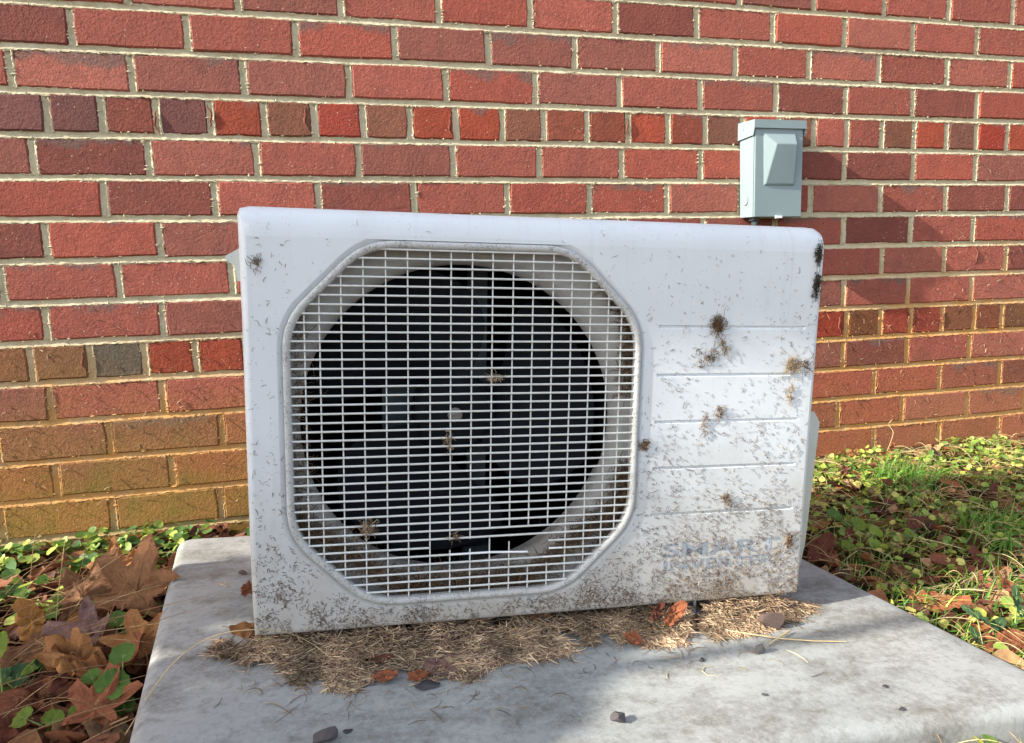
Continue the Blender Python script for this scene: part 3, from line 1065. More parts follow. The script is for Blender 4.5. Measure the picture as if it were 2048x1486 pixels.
    b = MB(); b.tube([(-.001, .05, .396), (-.0045, .05, .396)], .006, 12); b.obj('side_screw', M['cover'], root, smooth=40)
    # ---- feet
    for fx in (.09, .60):
        b = MB()
        b.box(fx, fx + .07, .012, .276, -.0275, -.0255); b.box(fx + .008, fx + .012, .015, .27, -.0255, .003); b.box(fx + .058, fx + .062, .015, .27, -.0255, .003)
        b.obj('foot', M['side'], root)
    b = MB(); b.box(.003, .767, .012, .285, .0005, .0035); b.obj('base_pan', M['side'], root)
    return root


def make_print():
    N = NM('worn blue grey print')
    p = N.coord('Object')
    k = N.noise(p, 55, 5, 0.7)
    c = N.mix(N.ramp(k, 0.62, 0.72), lin(146, 155, 166), lin(204, 208, 212))
    return N.set(c, 0.45)


M['print'] = make_print()
for k_ in ('fan', 'coil'):
    M[k_].node_tree.nodes['Principled BSDF'].inputs['Specular IOR Level'].default_value = 0.12
    M[k_].node_tree.nodes['Principled BSDF'].inputs['Roughness'].default_value = 0.7
build_ac()

# ------------------------------------------------------------------ disconnect box on the wall
def build_box():
    root = link('disconnect_box', None)
    bx, bz = 1.4455, .793
    root.location = (bx, 0, bz)
    tag(root, 'small grey metal electrical disconnect box mounted on the brick wall', 'electrical box')
    hw = .0655; zb, zt = -.116, .100; dp = .065
    b = MB()
    b.loops([[(-hw + .004, -.002, zb + .004), (hw, -.002, zb), (hw, -.002, zt), (-hw, -.002, zt)],
             [(-hw, -dp + .004, zb), (hw, -dp + .004, zb), (hw, -dp + .004, zt), (-hw, -dp + .004, zt)]], True, True, True)
    enc = b.obj('enclosure', M['boxm'], root)
    b = MB()
    y = -dp
    b.box(-hw + .001, hw - .001, y, y + .0038, zb - .001, zt - .004)
    # wedge shaped bulge, deepest near its top
    bl, br, tb, bb = -.043, .043, .078, -.044
    rl, rr, rt = -.017, .037, .050
    v = [(bl, y, tb), (br, y, tb), (br, y, bb), (bl + .003, y, bb), (rl, y - .017, rt), (rr, y - .017, rt), (br - .004, y - .004, bb + .004), (bl + .007, y - .003, bb + .004)]
    b.add(v, [(0, 4, 5, 1), (0, 3, 7, 4), (1, 5, 6, 2), (4, 7, 6, 5), (3, 2, 6, 7)])
    d = b.obj('door', M['boxm'], root)
    bv = d.modifiers.new('b', 'BEVEL'); bv.width = .0035; bv.segments = 3; bv.limit_method = 'ANGLE'; bv.angle_limit = math.radians(20)
    b = MB(); b.box(-.007, .009, y - .005, y + .002, zb - .004, zb + .0015); b.obj('latch_tab', M['wirenew'], d)  # near-white colour stands in for the tab's small highlight
    b = MB()
    hx = hw + .003; hd = dp + .004
    b.add([(-hx, 0, zt + .012), (hx, 0, zt + .012), (hx, -hd, zt + .006), (-hx, -hd, zt + .006), (-hx, -hd, zt - .012), (hx, -hd, zt - .012),
           (-hx, 0, zt - .028), (-hx, -hd + .004, zt - .028), (hx, 0, zt - .028), (hx, -hd + .004, zt - .028)],
          [(0, 1, 2, 3), (3, 2, 5, 4), (0, 3, 4, 7, 6), (1, 8, 9, 5, 2)])
    h = b.obj('hood', M['boxm'], root)
    so = h.modifiers.new('s', 'SOLIDIFY'); so.thickness = .0015
    b = MB(); b.tube([(-hw - .0012, -.030, zb + .042), (-hw + .001, -.030, zb + .042)], .011, 24); k = b.obj('knockout', M['boxm'], enc, smooth=40)
    b = MB(); b.tube([(-hx - .0012, -.024, zt - .008), (-hx + .001, -.024, zt - .008)], .0022, 12); b.obj('rivet', M['screw'], h)
    b = MB(); b.tube([(-.040, -.030, zb), (-.040, -.030, zb - .006)], .013, 20); b.tube([(-.040, -.030, zb - .006), (-.040, -.030, zb - .02)], .0075, 6)
    b.tube([(-.040, -.030, zb - .02), (-.040, -.024, zb - .06), (-.040, -.012, zb - .12), (-.040, -.010, zb - .40), (-.040, -.010, zb - .64)], .0055, 10)
    b.obj('conduit', M['galv'], root, smooth=50)


build_box()

# ------------------------------------------------------------------ strands, leaves and stones
def strands(name, polys, rad, cols, mat, k=3, taper=True):
    """polys (n, s, 3) -> one mesh of thin tapered tubes"""
    polys = np.asarray(polys, float)
    n, s, _ = polys.shape
    T = np.gradient(polys, axis=1); T /= np.linalg.norm(T, axis=2, keepdims=True) + 1e-12
    up = rng.normal(size=(n, 1, 3)); up = np.broadcast_to(up, T.shape)
    U = np.cross(T, up); U /= np.linalg.norm(U, axis=2, keepdims=True) + 1e-12
    Wv = np.cross(T, U)
    rad = np.broadcast_to(np.asarray(rad, float), (n,))
    tp = np.ones(s)
    if taper: tp = 0.35 + 0.65 * np.sin(np.linspace(.15, math.pi - .15, s))
    V = np.empty((n, s, k, 3))
    for q in range(k):
        a = 2 * math.pi * q / k
        V[:, :, q] = polys + (rad[:, None] * tp)[:, :, None] * (math.cos(a) * U + math.sin(a) * Wv)
    base = (np.arange(n) * s * k)[:, None, None]
    ii = np.arange(s - 1)[None, :, None] * k; qq = np.arange(k)[None, None, :]; q2 = (qq + 1) % k
    F = np.stack([base + ii + qq, base + ii + q2, base + ii + k + q2, base + ii + k + qq], -1).reshape(-1, 4)
    cols = np.repeat(np.asarray(cols), s * k, axis=0)
    return link(name, np_mesh(name, V.reshape(-1, 3), F, mat, cols, smooth=True))


STRAW = np.array([lin(190, 166, 136), lin(170, 146, 120), lin(210, 190, 158), lin(148, 124, 104), lin(128, 104, 88), lin(106, 86, 72)])
DARK = np.array([lin(118, 94, 72), lin(134, 108, 84), lin(102, 80, 62), lin(156, 128, 98), lin(90, 72, 56)])


def pick(pal, n, p=None):
    c = pal[rng.choice(len(pal), n, p=p)]
    return c * rng.uniform(.8, 1.2, (n, 1))


def curly(n, base, length, curl, seg=5, flat_axis=None, lift=.001):
    """curly little strands lying in the panel plane (x,z); base (n,3) in unit space"""
    ang = rng.uniform(0, 2 * math.pi, n); bend = rng.normal(0, curl, n); bend2 = rng.normal(0, curl * .6, n)
    step = length / (seg - 1)
    P = np.zeros((n, seg, 3)); P[:, 0] = base
    for i in range(1, seg):
        a = ang + bend * i / seg + bend2 * math.sin(i * 1.7)
        P[:, i, 0] = P[:, i - 1, 0] + np.cos(a) * step
        P[:, i, 2] = P[:, i - 1, 2] + np.sin(a) * step
        P[:, i, 1] = P[:, i - 1, 1] - np.abs(rng.normal(0, lift, n)) * .5
    return P


def to_world(P):
    return P @ A.T + A0


OCT_OUT = oct_outline(.004)


def in_oct(x, z, off=0.0):
    x0, x1, z0, z1, c = .043 - off, .504 + off, .029 - off, .499 + off, .094
    return (x > x0) & (x < x1) & (z > z0) & (z < z1) & (x - x0 + z - z0 > c) & (x1 - x + z - z0 > c) & (x - x0 + z1 - z > c) & (x1 - x + z1 - z > c)


def build_clippings():
    # short curly clippings glued to the painted front, thickest along the bottom
    N = 110000
    x = rng.uniform(.003, .765, N); z = rng.uniform(.002, .52, N)
    d = 0.006 + 1.25 * np.exp(-z / .045) + 0.50 * np.exp(-z / .12) * (x > .50) + .20 * np.exp(-z / .20) * (x < .06) + 0.025 * (x > .52) * (z < .36) + .03 * (x > .70) * (z < .45)
    cl = np.array([fbm((a * 1.0, 0, b), 26, 3) for a, b in zip(x[:N], z[:N])])
    d = d * np.clip(1 + 1.6 * cl, .1, 3)
    keep = (rng.uniform(0, 1.25, N) < d * .62) & ~in_oct(x, z, .002)
    x, z = x[keep], z[keep]
    n = len(x)
    ln = rng.gamma(2.6, .0014, n) + .0018
    P = curly(n, np.stack([x, np.full(n, -.0004), z], 1), ln, 1.5, lift=.00018)
    sunny = (x > .56)  # paler tints mixed in on this side stand for sun on the clippings
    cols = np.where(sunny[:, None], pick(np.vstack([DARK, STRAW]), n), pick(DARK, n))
    o = strands('grass_clippings', to_world(P), rng.uniform(.00014, .00036, n), cols, M['strand'])
    tag(o, 'fine dry grass clippings stuck all over the lower front panel', 'grass clippings', kind='stuff')
    # caught in the mesh and lying behind the grille
    pts = []
    for _ in range(4200):
        side = R.random()
        if side < .62:
            t = R.uniform(-1, 1); xx = .27 + t * .215; zz = .034 + abs(R.gauss(0, .016)) + max(0, abs(t) - .42) * .17
        elif side < .9:
            zz = R.uniform(.05, .20) if R.random() < .6 else R.uniform(.3, .45); xx = .497 - abs(R.gauss(0, .007)) - max(0, .12 - zz) * .75 - max(0, zz - .40) * .75
        else:
            zz = R.uniform(.07, .42); xx = .054 + abs(R.gauss(0, .006)) + max(0, .13 - zz) * .7
        pts.append((xx, R.uniform(.012, .028), zz))
    pts = np.array(pts)
    P = curly(len(pts), pts, rng.gamma(3, .004, len(pts)) + .005, 1.0, lift=.001)
    o = strands('trapped_grass', to_world(P), rng.uniform(.0003, .0006, len(pts)), pick(DARK, len(pts)), M['strand'])
    tag(o, 'dead grass packed behind the wire grille along its lower edge', 'dead grass', kind='stuff')


build_clippings()


def clump(name, px, py, w, h, n, label, pal, plane='panel', lenm=1.0):
    n = int(n * 1.35)
    c = on_panel(px, py) if plane == 'panel' else None
    s = 1 / 1.55 / 1000
    k = 5                                                  # a few smaller knots, strung out downwards
    kx = rng.normal(0, w * s * .26, k); kz = rng.uniform(-.5, .5, k) * h * s * .9; ki = rng.integers(0, k, n)
    pts = np.stack([c[0] + kx[ki] + rng.normal(0, w * s * .17, n), rng.uniform(-.0022, -.0004, n), c[2] + kz[ki] + rng.normal(0, h * s * .13, n)], 1)
    P = curly(n, pts, (rng.gamma(3, .0017, n) + .004) * lenm, 1.9, lift=.0008)
    base = np.array([c[0], 0, c[2]])
    o = strands(name, P - base, rng.uniform(.00022, .0005, n), pick(pal, n), M['strand'])
    o.matrix_world = AM @ Matrix.Translation(Vector(base))
    tag(o, label, 'grass clump', 'clumps of dry grass stuck to the unit')


clump('grass_clump', 1440, 645, 26, 60, 170, 'dark matted grass clump on the top groove of the white panel', DARK)
clump('grass_clump', 1445, 693, 18, 22, 40, 'small tan grass wisp hanging just below the dark matted clump', STRAW)
clump('grass_clump', 1412, 716, 26, 40, 60, 'thin triangular grass wisp between the top two panel grooves', DARK)
clump('grass_clump', 1580, 725, 30, 48, 110, 'pale straw rosette near the right edge of the panel', STRAW[:3], lenm=1.4)
clump('grass_clump', 1612, 730, 30, 30, 24, 'dark branching rootlet beside the pale straw rosette', DARK, lenm=1.5)
clump('grass_clump', 1578, 790, 10, 40, 36, 'pale grass wisp below the straw rosette', STRAW[:3])
clump('grass_clump', 1439, 822, 12, 24, 40, 'little tan tuft above the middle groove', STRAW)
clump('grass_clump', 1407, 850, 12, 34, 34, 'tan wisp hanging across the middle groove', STRAW)
clump('grass_clump', 1635, 545, 20, 90, 420, 'black mossy patch on the top right corner of the unit', np.array([lin(58, 52, 46), lin(74, 68, 58), lin(90, 84, 70)]), lenm=.55)
clump('grass_clump', 1289, 889, 18, 20, 60, 'brown grass clump right of the grille frame', DARK)
clump('grass_clump', 1450, 1000, 22, 26, 50, 'tan tuft sitting just above the lowest groove', STRAW)
clump('grass_clump', 1578, 1078, 18, 34, 70, 'brown grass clump at the end of the lettering', np.vstack([STRAW, DARK]))
clump('grass_clump', 735, 1053, 34, 30, 80, 'dry grass tuft caught on the grille wires lower left', STRAW)
clump('grass_clump', 985, 752, 22, 18, 26, 'tiny straw tuft caught near the middle of the grille', STRAW[:3])
clump('grass_clump', 893, 882, 14, 40, 30, 'thin straw wisp hanging below the fan nut', STRAW[:4])
clump('grass_clump', 910, 1077, 18, 18, 20, 'small brown tuft on the wire above the broken ones', np.vstack([STRAW, DARK]))
clump('grass_clump', 512, 528, 18, 46, 26, 'thin brown scrape of grass on the upper left of the panel', DARK)


# ---- dead grass banked against the foot of the unit
FRONT = [on_pad(*p) for p in ((402, 1248), (432, 1275), (470, 1310), (520, 1355), (600, 1366), (700, 1378), (850, 1384), (960, 1362), (1060, 1325), (1150, 1300), (1250, 1296), (1330, 1290), (1420, 1278), (1520, 1262), (1600, 1232), (1628, 1212))]
FX = np.array([p[0] for p in FRONT]); FY = np.array([p[1] for p in FRONT])


def front_y(x): return np.interp(x, FX, FY)


def mound_h(x, y):
    f = np.clip((y - front_y(x)) / (0.006 - front_y(x) + 1e-6), 0, 1)
    lump = .75 + .45 * (np.sin(x * 31 + 3 * np.sin(y * 40)) * np.sin(x * 57 + 1.3 + y * 30) * .5 + .5)
    amp = .020 * lump * (1 - .45 * np.exp(-((x - .43) / .10) ** 2)) * np.clip((x + .08) / .10, 0, 1) * np.clip((.80 - x) / .07, 0, 1)
    return amp * f ** 1.25


def build_debris():
    xs = np.linspace(-.05, .80, 180); ts = np.linspace(.10, 1.45, 24)
    X, T = np.meshgrid(xs, ts)
    fy = front_y(X)
    Y = fy + (0.006 - fy) * T
    nz = np.array([fbm((a, b, 0), 38, 4) for a, b in zip(X.ravel(), Y.ravel())]).reshape(X.shape)
    Z = -GAP + mound_h(X, Y) * (.75 + .5 * nz) * .9 - .0048 + np.where(T < .2, -.006, -.001) - np.where(T > 1.2, .004, 0)
    i = np.arange(X.size).reshape(X.shape)
    F = np.stack([i[:-1, :-1].ravel(), i[:-1, 1:].ravel(), i[1:, 1:].ravel(), i[1:, :-1].ravel()], 1)
    V = to_world(np.stack([X.ravel(), Y.ravel(), Z.ravel()], 1))
    cols = pick(DARK, len(V))
    n = 13500
    x = rng.uniform(-.055, .80, n)
    f = rng.beta(1.05, 1.3, n) * 1.30 - .09
    y = front_y(x) + (0.006 - front_y(x)) * f
    h = mound_h(x, y)
    gate = np.array([fbm((a, b, 3), 14, 2) for a, b in zip(x, y)])
    keep = (gate > -.34) & ((f > .14) | (gate > -.02))
    x, y, h = x[keep], y[keep], h[keep]; n = len(x)
    seg = 5
    ln = rng.gamma(3.0, .0050, n) + .004
    ang = rng.normal(0, 1.0, n) + rng.choice([0, math.pi], n)
    P = np.zeros((n, seg, 3))
    zc = -GAP + h * rng.uniform(.75, 1.08, n) + rng.uniform(.0004, .0022, n)
    tilt = rng.normal(0, .30, n) * np.clip(h / .012, .1, 1)
    bend = rng.normal(0, .5, n)
    for s in range(seg):
        t = s / (seg - 1) - .5
        a = ang + bend * t
        P[:, s, 0] = x + np.cos(a) * ln * t; P[:, s, 1] = y + np.sin(a) * ln * t; P[:, s, 2] = zc + np.abs(tilt) * ln * t * np.sign(bend)
    P[:, :, 2] = np.maximum(P[:, :, 2], -GAP + .0003)
    cols = pick(STRAW, n, [.24, .24, .12, .18, .12, .10]) * 1.18 * np.clip(1.0 + .8 * np.array([fbm((a, b, 8), 24, 2) for a, b in zip(x, y)]), .45, 1.5)[:, None]
    o = strands('dead_grass_drift', to_world(P), rng.uniform(.00035, .0009, n), cols, M['strand'])
    tag(o, 'drift of dead grass banked along the foot of the unit', 'dead grass', kind='stuff')
    o2 = link('packed_thatch', np_mesh('packed_thatch', V, F, M['strand'], pick(np.vstack([DARK, STRAW[3:5]]), len(V)), smooth=True))
    o2.parent = o
    o2['kind'] = 'stuff'
    # loose single straws on the pad
    n = 130
    bx = rng.uniform(-.06, .80, n); by = front_y(bx) - np.abs(rng.normal(0, .035, n))
    ln = rng.gamma(3, .006, n) + .006; ang = rng.uniform(0, 2 * math.pi, n)
    P = np.zeros((n, seg, 3)); bend = rng.normal(0, 1.0, n)
    for s in range(seg):
        t = s / (seg - 1) - .5; a = ang + bend * t
        P[:, s, 0] = bx + np.cos(a) * ln * t; P[:, s, 1] = by + np.sin(a) * ln * t; P[:, s, 2] = -GAP + .0012
    o = strands('loose_straws', to_world(P), rng.uniform(.0003, .0006, n), pick(STRAW, n), M['strand'])
    tag(o, 'loose bits of straw scattered on the pad in front of the drift', 'straw', kind='stuff')


build_debris()


# ---- leaves
def leaf_mesh(name, kind, mat, seed, curl=.25):
    """unit-length leaf in the xy plane, curled; veins raised; thickness by a second skin"""
    r = random.Random(seed)
    K = 40
    out = []
    for i in range(K):
        t = 2 * math.pi * i / K
        if kind == 'maple':
            lob = [(0, 1.0, .42), (1.0, .86, .40), (-1.0, .86, .40), (2.05, .62, .42), (-2.05, .62, .42)]
            rad = .30
            for c, a, w in lob:
                dlt = (t - c + math.pi) % (2 * math.pi) - math.pi
                rad = max(rad, a * (math.exp(-(dlt / (w * .8)) ** 2) * .42 + .58 * math.exp(-(dlt / (w * 2.2)) ** 2)))
            rad *= .62 * (1 + .07 * math.sin(t * 17 + seed) + .08 * r.uniform(-1, 1))
        elif kind == 'oval':
            rad = .5 * (1 / math.sqrt((math.cos(t)) ** 2 + (math.sin(t) / .46) ** 2)) * (1 + .03 * r.uniform(-1, 1))
            rad *= 1 + .12 * max(0, math.cos(t)) ** 8
        elif kind == 'fold':
            rad = .5 * (1 / math.sqrt((math.cos(t)) ** 2 + (math.sin(t) / .50) ** 2)) * (1 + .10 * math.sin(t * 9 + seed) + .10 * r.uniform(-1, 1))
        elif kind == 'round':
            rad = .5 * (1 - .55 * max(0, -math.cos(t)) ** 6) * (1 + .05 * math.sin(t * 13))
        else:
            rad = .5 * (1 / math.sqrt((math.cos(t)) ** 2 + (math.sin(t) / .62) ** 2)) * (1 + .18 * r.uniform(-1, 1))
        out.append((rad * math.cos(t), rad * math.sin(t)))
    ax = r.uniform(-.6, .6); k1 = curl * r.uniform(.6, 1.5); k2 = curl * r.uniform(-.4, 1.2); ph = r.uniform(0, 6)

    def lift(x, y):
        u = x * math.cos(ax) + y * math.sin(ax); v = -x * math.sin(ax) + y * math.cos(ax)
        return k1 * v * v * 2.2 + k2 * u * u * 1.4 + .05 * curl * 3 * math.sin(7 * u + ph) * v + .05 * curl * math.sin(11 * v + ph) + .09 * (curl + .1) * 3 * fbm((x * 5 + seed, y * 5, 0), 1.3, 3)
    b = MB()
    rings = [.12, .38, .66, .86, 1.0]
    lo = [[(x * f, y * f, lift(x * f, y * f)) for x, y in out] for f in rings]
    b.loops(lo, True)
    c0 = (0, 0, lift(0, 0))
    b.add(lo[0] + [c0], [(i, (i + 1) % K, K) for i in range(K)])
    lo2 = [[(x, y, z - .006) for x, y, z in l] for l in lo]
    b.loops(lo2[::-1], True)
    # veins and stalk
    vs = [0, 1.0, -1.0, 2.05, -2.05] if kind == 'maple' else [0, .55, -.55, .95, -.95]
    for a in vs:
        n = 6; L = (.55 if a == 0 else .42) if kind == 'maple' else (.47 if a == 0 else .24)
        o0 = 0 if kind == 'maple' or a == 0 else -.12
        pts = [(o0 + L * q / n * math.cos(a), L * q / n * math.sin(a), lift(o0 + L * q / n * math.cos(a), L * q / n * math.sin(a)) + .004) for q in range(n + 1)]
        b.tube(pts, [.009 * (1 - .8 * q / n) for q in range(n + 1)], 3, False, 1)
    tail = -.12 if kind == 'maple' else -.47
    pts = [(tail - .09 * q, .03 * math.sin(q + seed), lift(tail, 0) + .02 * q) for q in range(5 if kind == 'maple' else 3)]
    b.tube(pts, .011, 4, True, 1)
    me = b.mesh(name, [mat[0], mat[1]])
    finish(me, 70)
    return me


VEIN = make_plain('leaf vein', lin(150, 112, 72), 0.7, 0, .2, 60, .1)
VEING = make_plain('green leaf vein', lin(150, 172, 96), 0.6, 0, .2, 60, .1)
LM = {}


def facing(tx, ty, spin):
    return (Matrix.Rotation(ty, 3, 'Y') @ Matrix.Rotation(tx, 3, 'X') @ Matrix.Rotation(spin, 3, 'Z')).to_euler()


def leaf_obj(name, kind, hue, seed, loc, size, rot, label, cat='leaf', group=None, curl=.25):
    key = (kind, hue, seed % 5, curl)
    if key not in LM:
        LM[key] = leaf_mesh(f'{kind}_leaf', kind, (LEAF[hue], VEING if hue in ('green', 'lime', 'deep') else VEIN), seed, curl)
    o = link(name, LM[key])
    o.location = loc; o.rotation_euler = facing(*rot); o.scale = (size,) * 3
    tag(o, label, cat, group)
    return o


d2 = math.radians
GL = 'dry leaves heaped left of the pad'
LEFT = [  # px, py, height above ground, size, tilt x, tilt y, yaw, kind, hue, curl, label
    (268, 1185, .075, .150, 62, -14, 60, 'maple', 'brown', .22, 'large brown lobed leaf standing up against the back left side of the pad'),
    (165, 1195, .060, .150, 48, 18, 20, 'maple', 'brown', .20, 'broad grey brown leaf leaning back in the middle of the heap left of the pad'),
    (66, 1245, .055, .088, 62, -22, 100, 'fold', 'ochre', .35, 'upright ochre leaf at the left end of the leaf heap'),
    (172, 1275, .060, .115, 38, -12, 150, 'maple', 'purple', .35, 'purple brown crumpled leaf in the middle of the leaf heap'),
    (146, 1318, .062, .105, 26, 8, -28, 'fold', 'tan', .7, 'bright tan curled leaf in front of the purple brown one'),
    (282, 1290, .060, .095, 46, 12, 120, 'maple', 'tan', .25, 'tan leaf with torn lobes close against the left edge of the pad'),
    (192, 1420, .040, .105, 30, -8, 75, 'maple', 'rust', .25, 'orange brown leaf lying among green seedlings at the lower left'),
    (140, 1352, .030, .130, 15, 5, 10, 'maple', 'brown', .2, 'brown leaf half hidden under the bright tan curled one'),
    (215, 1352, .040, .120, 20, -24, 40, 'oval', 'rust', .35, 'long reddish leaf slanting towards the pad below the tan leaves'),
    (80, 1395, .030, .115, 14, 10, 200, 'oval', 'rust', .4, 'reddish leaf at the far left below the heap'),
    (285, 1120, .070, .060, 70, 10, 90, 'oval', 'pale', .4, 'pale sunlit leaf tip standing above the heap beside the pad'),
    (220, 1150, .050, .110, 40, 0, 30, 'maple', 'tan', .3, 'tan leaf at the back of the heap with its top edge in sun'),
    (40, 1440, .020, .130, 10, 10, 70, 'oval', 'dark', .35, 'dark red leaf at the lower left corner'),
    (150, 1468, .016, .120, 8, -10, 160, 'oval', 'dark', .35, 'dark red leaf at the bottom edge left of the pad'),
    (255, 1330, .030, .090, 30, 30, 0, 'oval', 'dark', .3, 'dark red leaf wedged under the torn tan one'),
    (105, 1160, .030, .070, 20, 10, 10, 'oval', 'rust', .3, 'small rust leaf in the sunlit ground cover by the wall'),
    (30, 1330, .030, .110, 25, 10, 55, 'oval', 'brown', .3, 'brown leaf at the left picture edge under the straw stalks'),
    (105, 1290, .030, .120, 30, 20, 10, 'maple', 'ochre', .25, 'ochre leaf behind the bright tan curled one'),
]
for i, (px, py, h, s, tx, ty, yw, kd, hu, cu, lb) in enumerate(LEFT):
    leaf_obj('dry_leaf', kd, hu, i * 3 + 1, on_ground(px, py, h), s, (d2(tx), d2(ty), d2(yw)), lb, 'leaf', GL, cu)

RIGHT = [
    (1690, 952, .030, .050, 60, 10, 90, 'oval', 'dark', .3, 'dark red leaf standing beside the right end of the unit'),
    (1700, 968, .03, .045, 30, 20, 0, 'bit', 'pale', .3, 'pale straw leaf right of the dark red standing leaf'),
    (1745, 985, .02, .045, 20, 10, 40, 'bit', 'pale', .3, 'pale leaf scrap in front of the sunny grass tuft'),
    (1703, 905, .045, .038, 60, 0, 20, 'oval', 'tan', .3, 'tan leaf tip against the foot of the wall'),
    (1783, 893, .055, .032, 50, 30, 60, 'oval', 'rust', .5, 'curled orange leaf perched on the ground cover by the wall'),
    (1772, 965, .035, .04, 40, 30, 20, 'oval', 'rust', .4, 'rust leaf at the foot of the sunny grass tuft'),
    (1905, 968, .03, .05, 35, 0, -30, 'oval', 'rust', .3, 'rust leaf in the middle of the sunlit weeds'),
    (1985, 985, .035, .05, 50, 30, 70, 'oval', 'dark', .3, 'dark leaf in the sunlit weeds near the right edge'),
    (1640, 1100, .03, .07, 30, -20, 20, 'oval', 'dark', .35, 'dark leaf tucked behind the back right corner of the pad'),
    (1660, 1112, .02, .07, 20, 10, 70, 'oval', 'rust', .3, 'brown leaf against the pad beside the valve cover'),
    (1830, 1045, .03, .055, 40, 10, 20, 'oval', 'dark', .3, 'dark leaf in the shaded weeds behind the broad seedlings'),
    (1905, 1130, .03, .08, 24, 14, -20, 'oval', 'rust', .3, 'long rusty leaf lying in the shaded weeds'),
    (1950, 1110, .03, .06, 30, 30, 50, 'oval', 'dark', .4, 'purple dark leaf beside the long rusty one'),
    (1815, 1155, .02, .07, 15, 10, 10, 'maple', 'brown', .25, 'brown lobed leaf at the shaded edge of the pad'),
    (1880, 1205, .02, .075, 20, -10, -30, 'oval', 'rust', .4, 'orange leaf lying along the right edge of the pad in sun'),
    (1840, 1205, .02, .055, 30, 10, -40, 'oval', 'tan', .35, 'tan leaf touching the right edge of the pad'),
    (2030, 1190, .04, .06, 50, 10, -60, 'oval', 'rust', .35, 'bright orange leaf at the right picture edge'),
    (1960, 1235, .02, .06, 25, 10, 20, 'bit', 'brown', .4, 'curled brown leaf in the straw right of the pad'),
    (2000, 1290, .02, .08, 18, 0, 5, 'oval', 'rust', .4, 'red brown rolled leaf near the front right edge of the pad'),
    (1930, 1265, .01, .06, 20, 0, 60, 'oval', 'dark', .3, 'dark leaf under the broad green leaf by the pad'),
]
for i, (px, py, h, s, tx, ty, yw, kd, hu, cu, lb) in enumerate(RIGHT):
    leaf_obj('dry_leaf', kd, hu, i * 3 + 2, on_ground(px, py, h), s, (d2(tx), d2(ty), d2(yw)), lb, 'leaf', 'dry leaves in the weeds right of the pad', cu)

# leaves and scraps lying on the pad
PADL = [
    (505, 1262, .012, .060, 14, 4, -8, 'oval', 'tan', .3, 'tan leaf poking out under the left corner of the unit'),
    (500, 1178, .012, .035, 20, 10, 60, 'bit', 'rust', .4, 'small dark red leaf beside the left end of the unit'),
    (762, 1318, .010, .026, 20, 10, 10, 'oval', 'dark', .4, 'small dark red leaf in the dead grass drift'),
    (770, 1353, .006, .030, 10, 0, 5, 'bit', 'rust', .35, 'orange brown curled scrap at the front of the drift'),
    (838, 1352, .006, .026, 10, 0, 15, 'bit', 'rust', .35, 'second orange brown scrap just left of the slate chip'),
    (880, 1338, .006, .045, 20, 0, -35, 'oval', 'purple', .5, 'rolled dark leaf lying behind the slate chip'),
    (1028, 1268, .012, .024, 30, 30, 60, 'oval', 'pale', .2, 'pale seed wing standing in the drift under the grille'),
    (1348, 1228, .022, .042, 60, -10, 30, 'oval', 'rust', .4, 'orange leaf standing under the right half of the unit'),
    (1312, 1225, .02, .03, 60, 20, 60, 'oval', 'dark', .4, 'dark red leaf beside the orange leaf under the unit'),
    (1268, 1278, .008, .03, 30, 20, 10, 'bit', 'rust', .4, 'reddish leaf scrap at the front of the drift'),
    (1080, 1228, .018, .035, 50, 20, 20, 'bit', 'brown', .4, 'curled brown leaf in the dark gap under the unit'),
]
for i, (px, py, h, s, tx, ty, yw, kd, hu, cu, lb) in enumerate(PADL):
    leaf_obj('dry_leaf', kd, hu, i * 3 + 3, loc2w(on_pad(px, py, h)), s, (d2(tx), d2(ty) + .047, d2(yw)), lb, 'leaf', 'dry leaves lying on the pad', cu)


# ---- stones
def stone(px, py, size, flat, mat, label, seed):
    import bmesh
    r = random.Random(seed)
    bm = bmesh.new()
    bmesh.ops.create_icosphere(bm, subdivisions=3, radius=.5)
    planes = [(Vector((r.gauss(0, 1), r.gauss(0, 1), r.gauss(0, 1))).normalized(), r.uniform(.20, .36)) for _ in range(11)]
    for v in bm.verts:
        p = v.co.copy()
        for n, d in planes:
            e = p.dot(n) - d
            if e > 0: p -= n * e
        p *= 1 + .07 * fbm(p, 9, 3)
        v.co = Vector((p.x, p.y * .75, p.z * flat))
    me = bpy.data.meshes.new('stone'); bm.to_mesh(me); bm.free()
    me.materials.append(mat); finish(me, 16)
    o = link('stone', me)
    o.location = loc2w(on_pad(px, py, size * flat * .34)); o.scale = (size,) * 3
    o.rotation_euler = (0, .047, r.uniform(-.6, .6))
    tag(o, label, 'stone', 'stones lying on the pad')


stone(1546, 1240, .042, .75, M['stone2'], 'reddish brown stone at the right end of the dead grass', 3)
stone(1519, 1297, .022, .8, M['stone'], 'rough dark stone in front of the reddish brown one', 9)
stone(1238, 1435, .024, .7, M['stone'], 'grey stone standing alone on the front of the pad', 14)
stone(646, 1472, .032, .65, M['stone'], 'rounded dark grey stone at the bottom edge of the picture', 21)
stone(851, 1369, .036, .25, M['slate'], 'flat dark slate chip at the front of the dead grass', 25)
stone(486, 1145, .015, .7, M['stone2'], 'brown pebble on the pad behind the left edge of the unit', 31)
stone(1404, 1319, .014, .25, M['slate'], 'thin black flake in the shade band on the pad', 33)
stone(695, 1462, .016, .2, M['slate'], 'thin black flake beside the rounded grey stone', 35)
stone(1804, 1418, .013, .25, M['slate'], 'black flake nearest the front right edge of the pad', 37)
stone(1531, 1389, .009, .3, M['slate'], 'tiny black flake in the middle of the front of the pad', 39)
stone(1771, 1373, .009, .3, M['slate'], 'tiny black flake behind the one near the front edge', 41)
stone(852, 1315, .016, .5, M['slate'], 'dark chip half sunk in the dead grass behind the slate', 43)

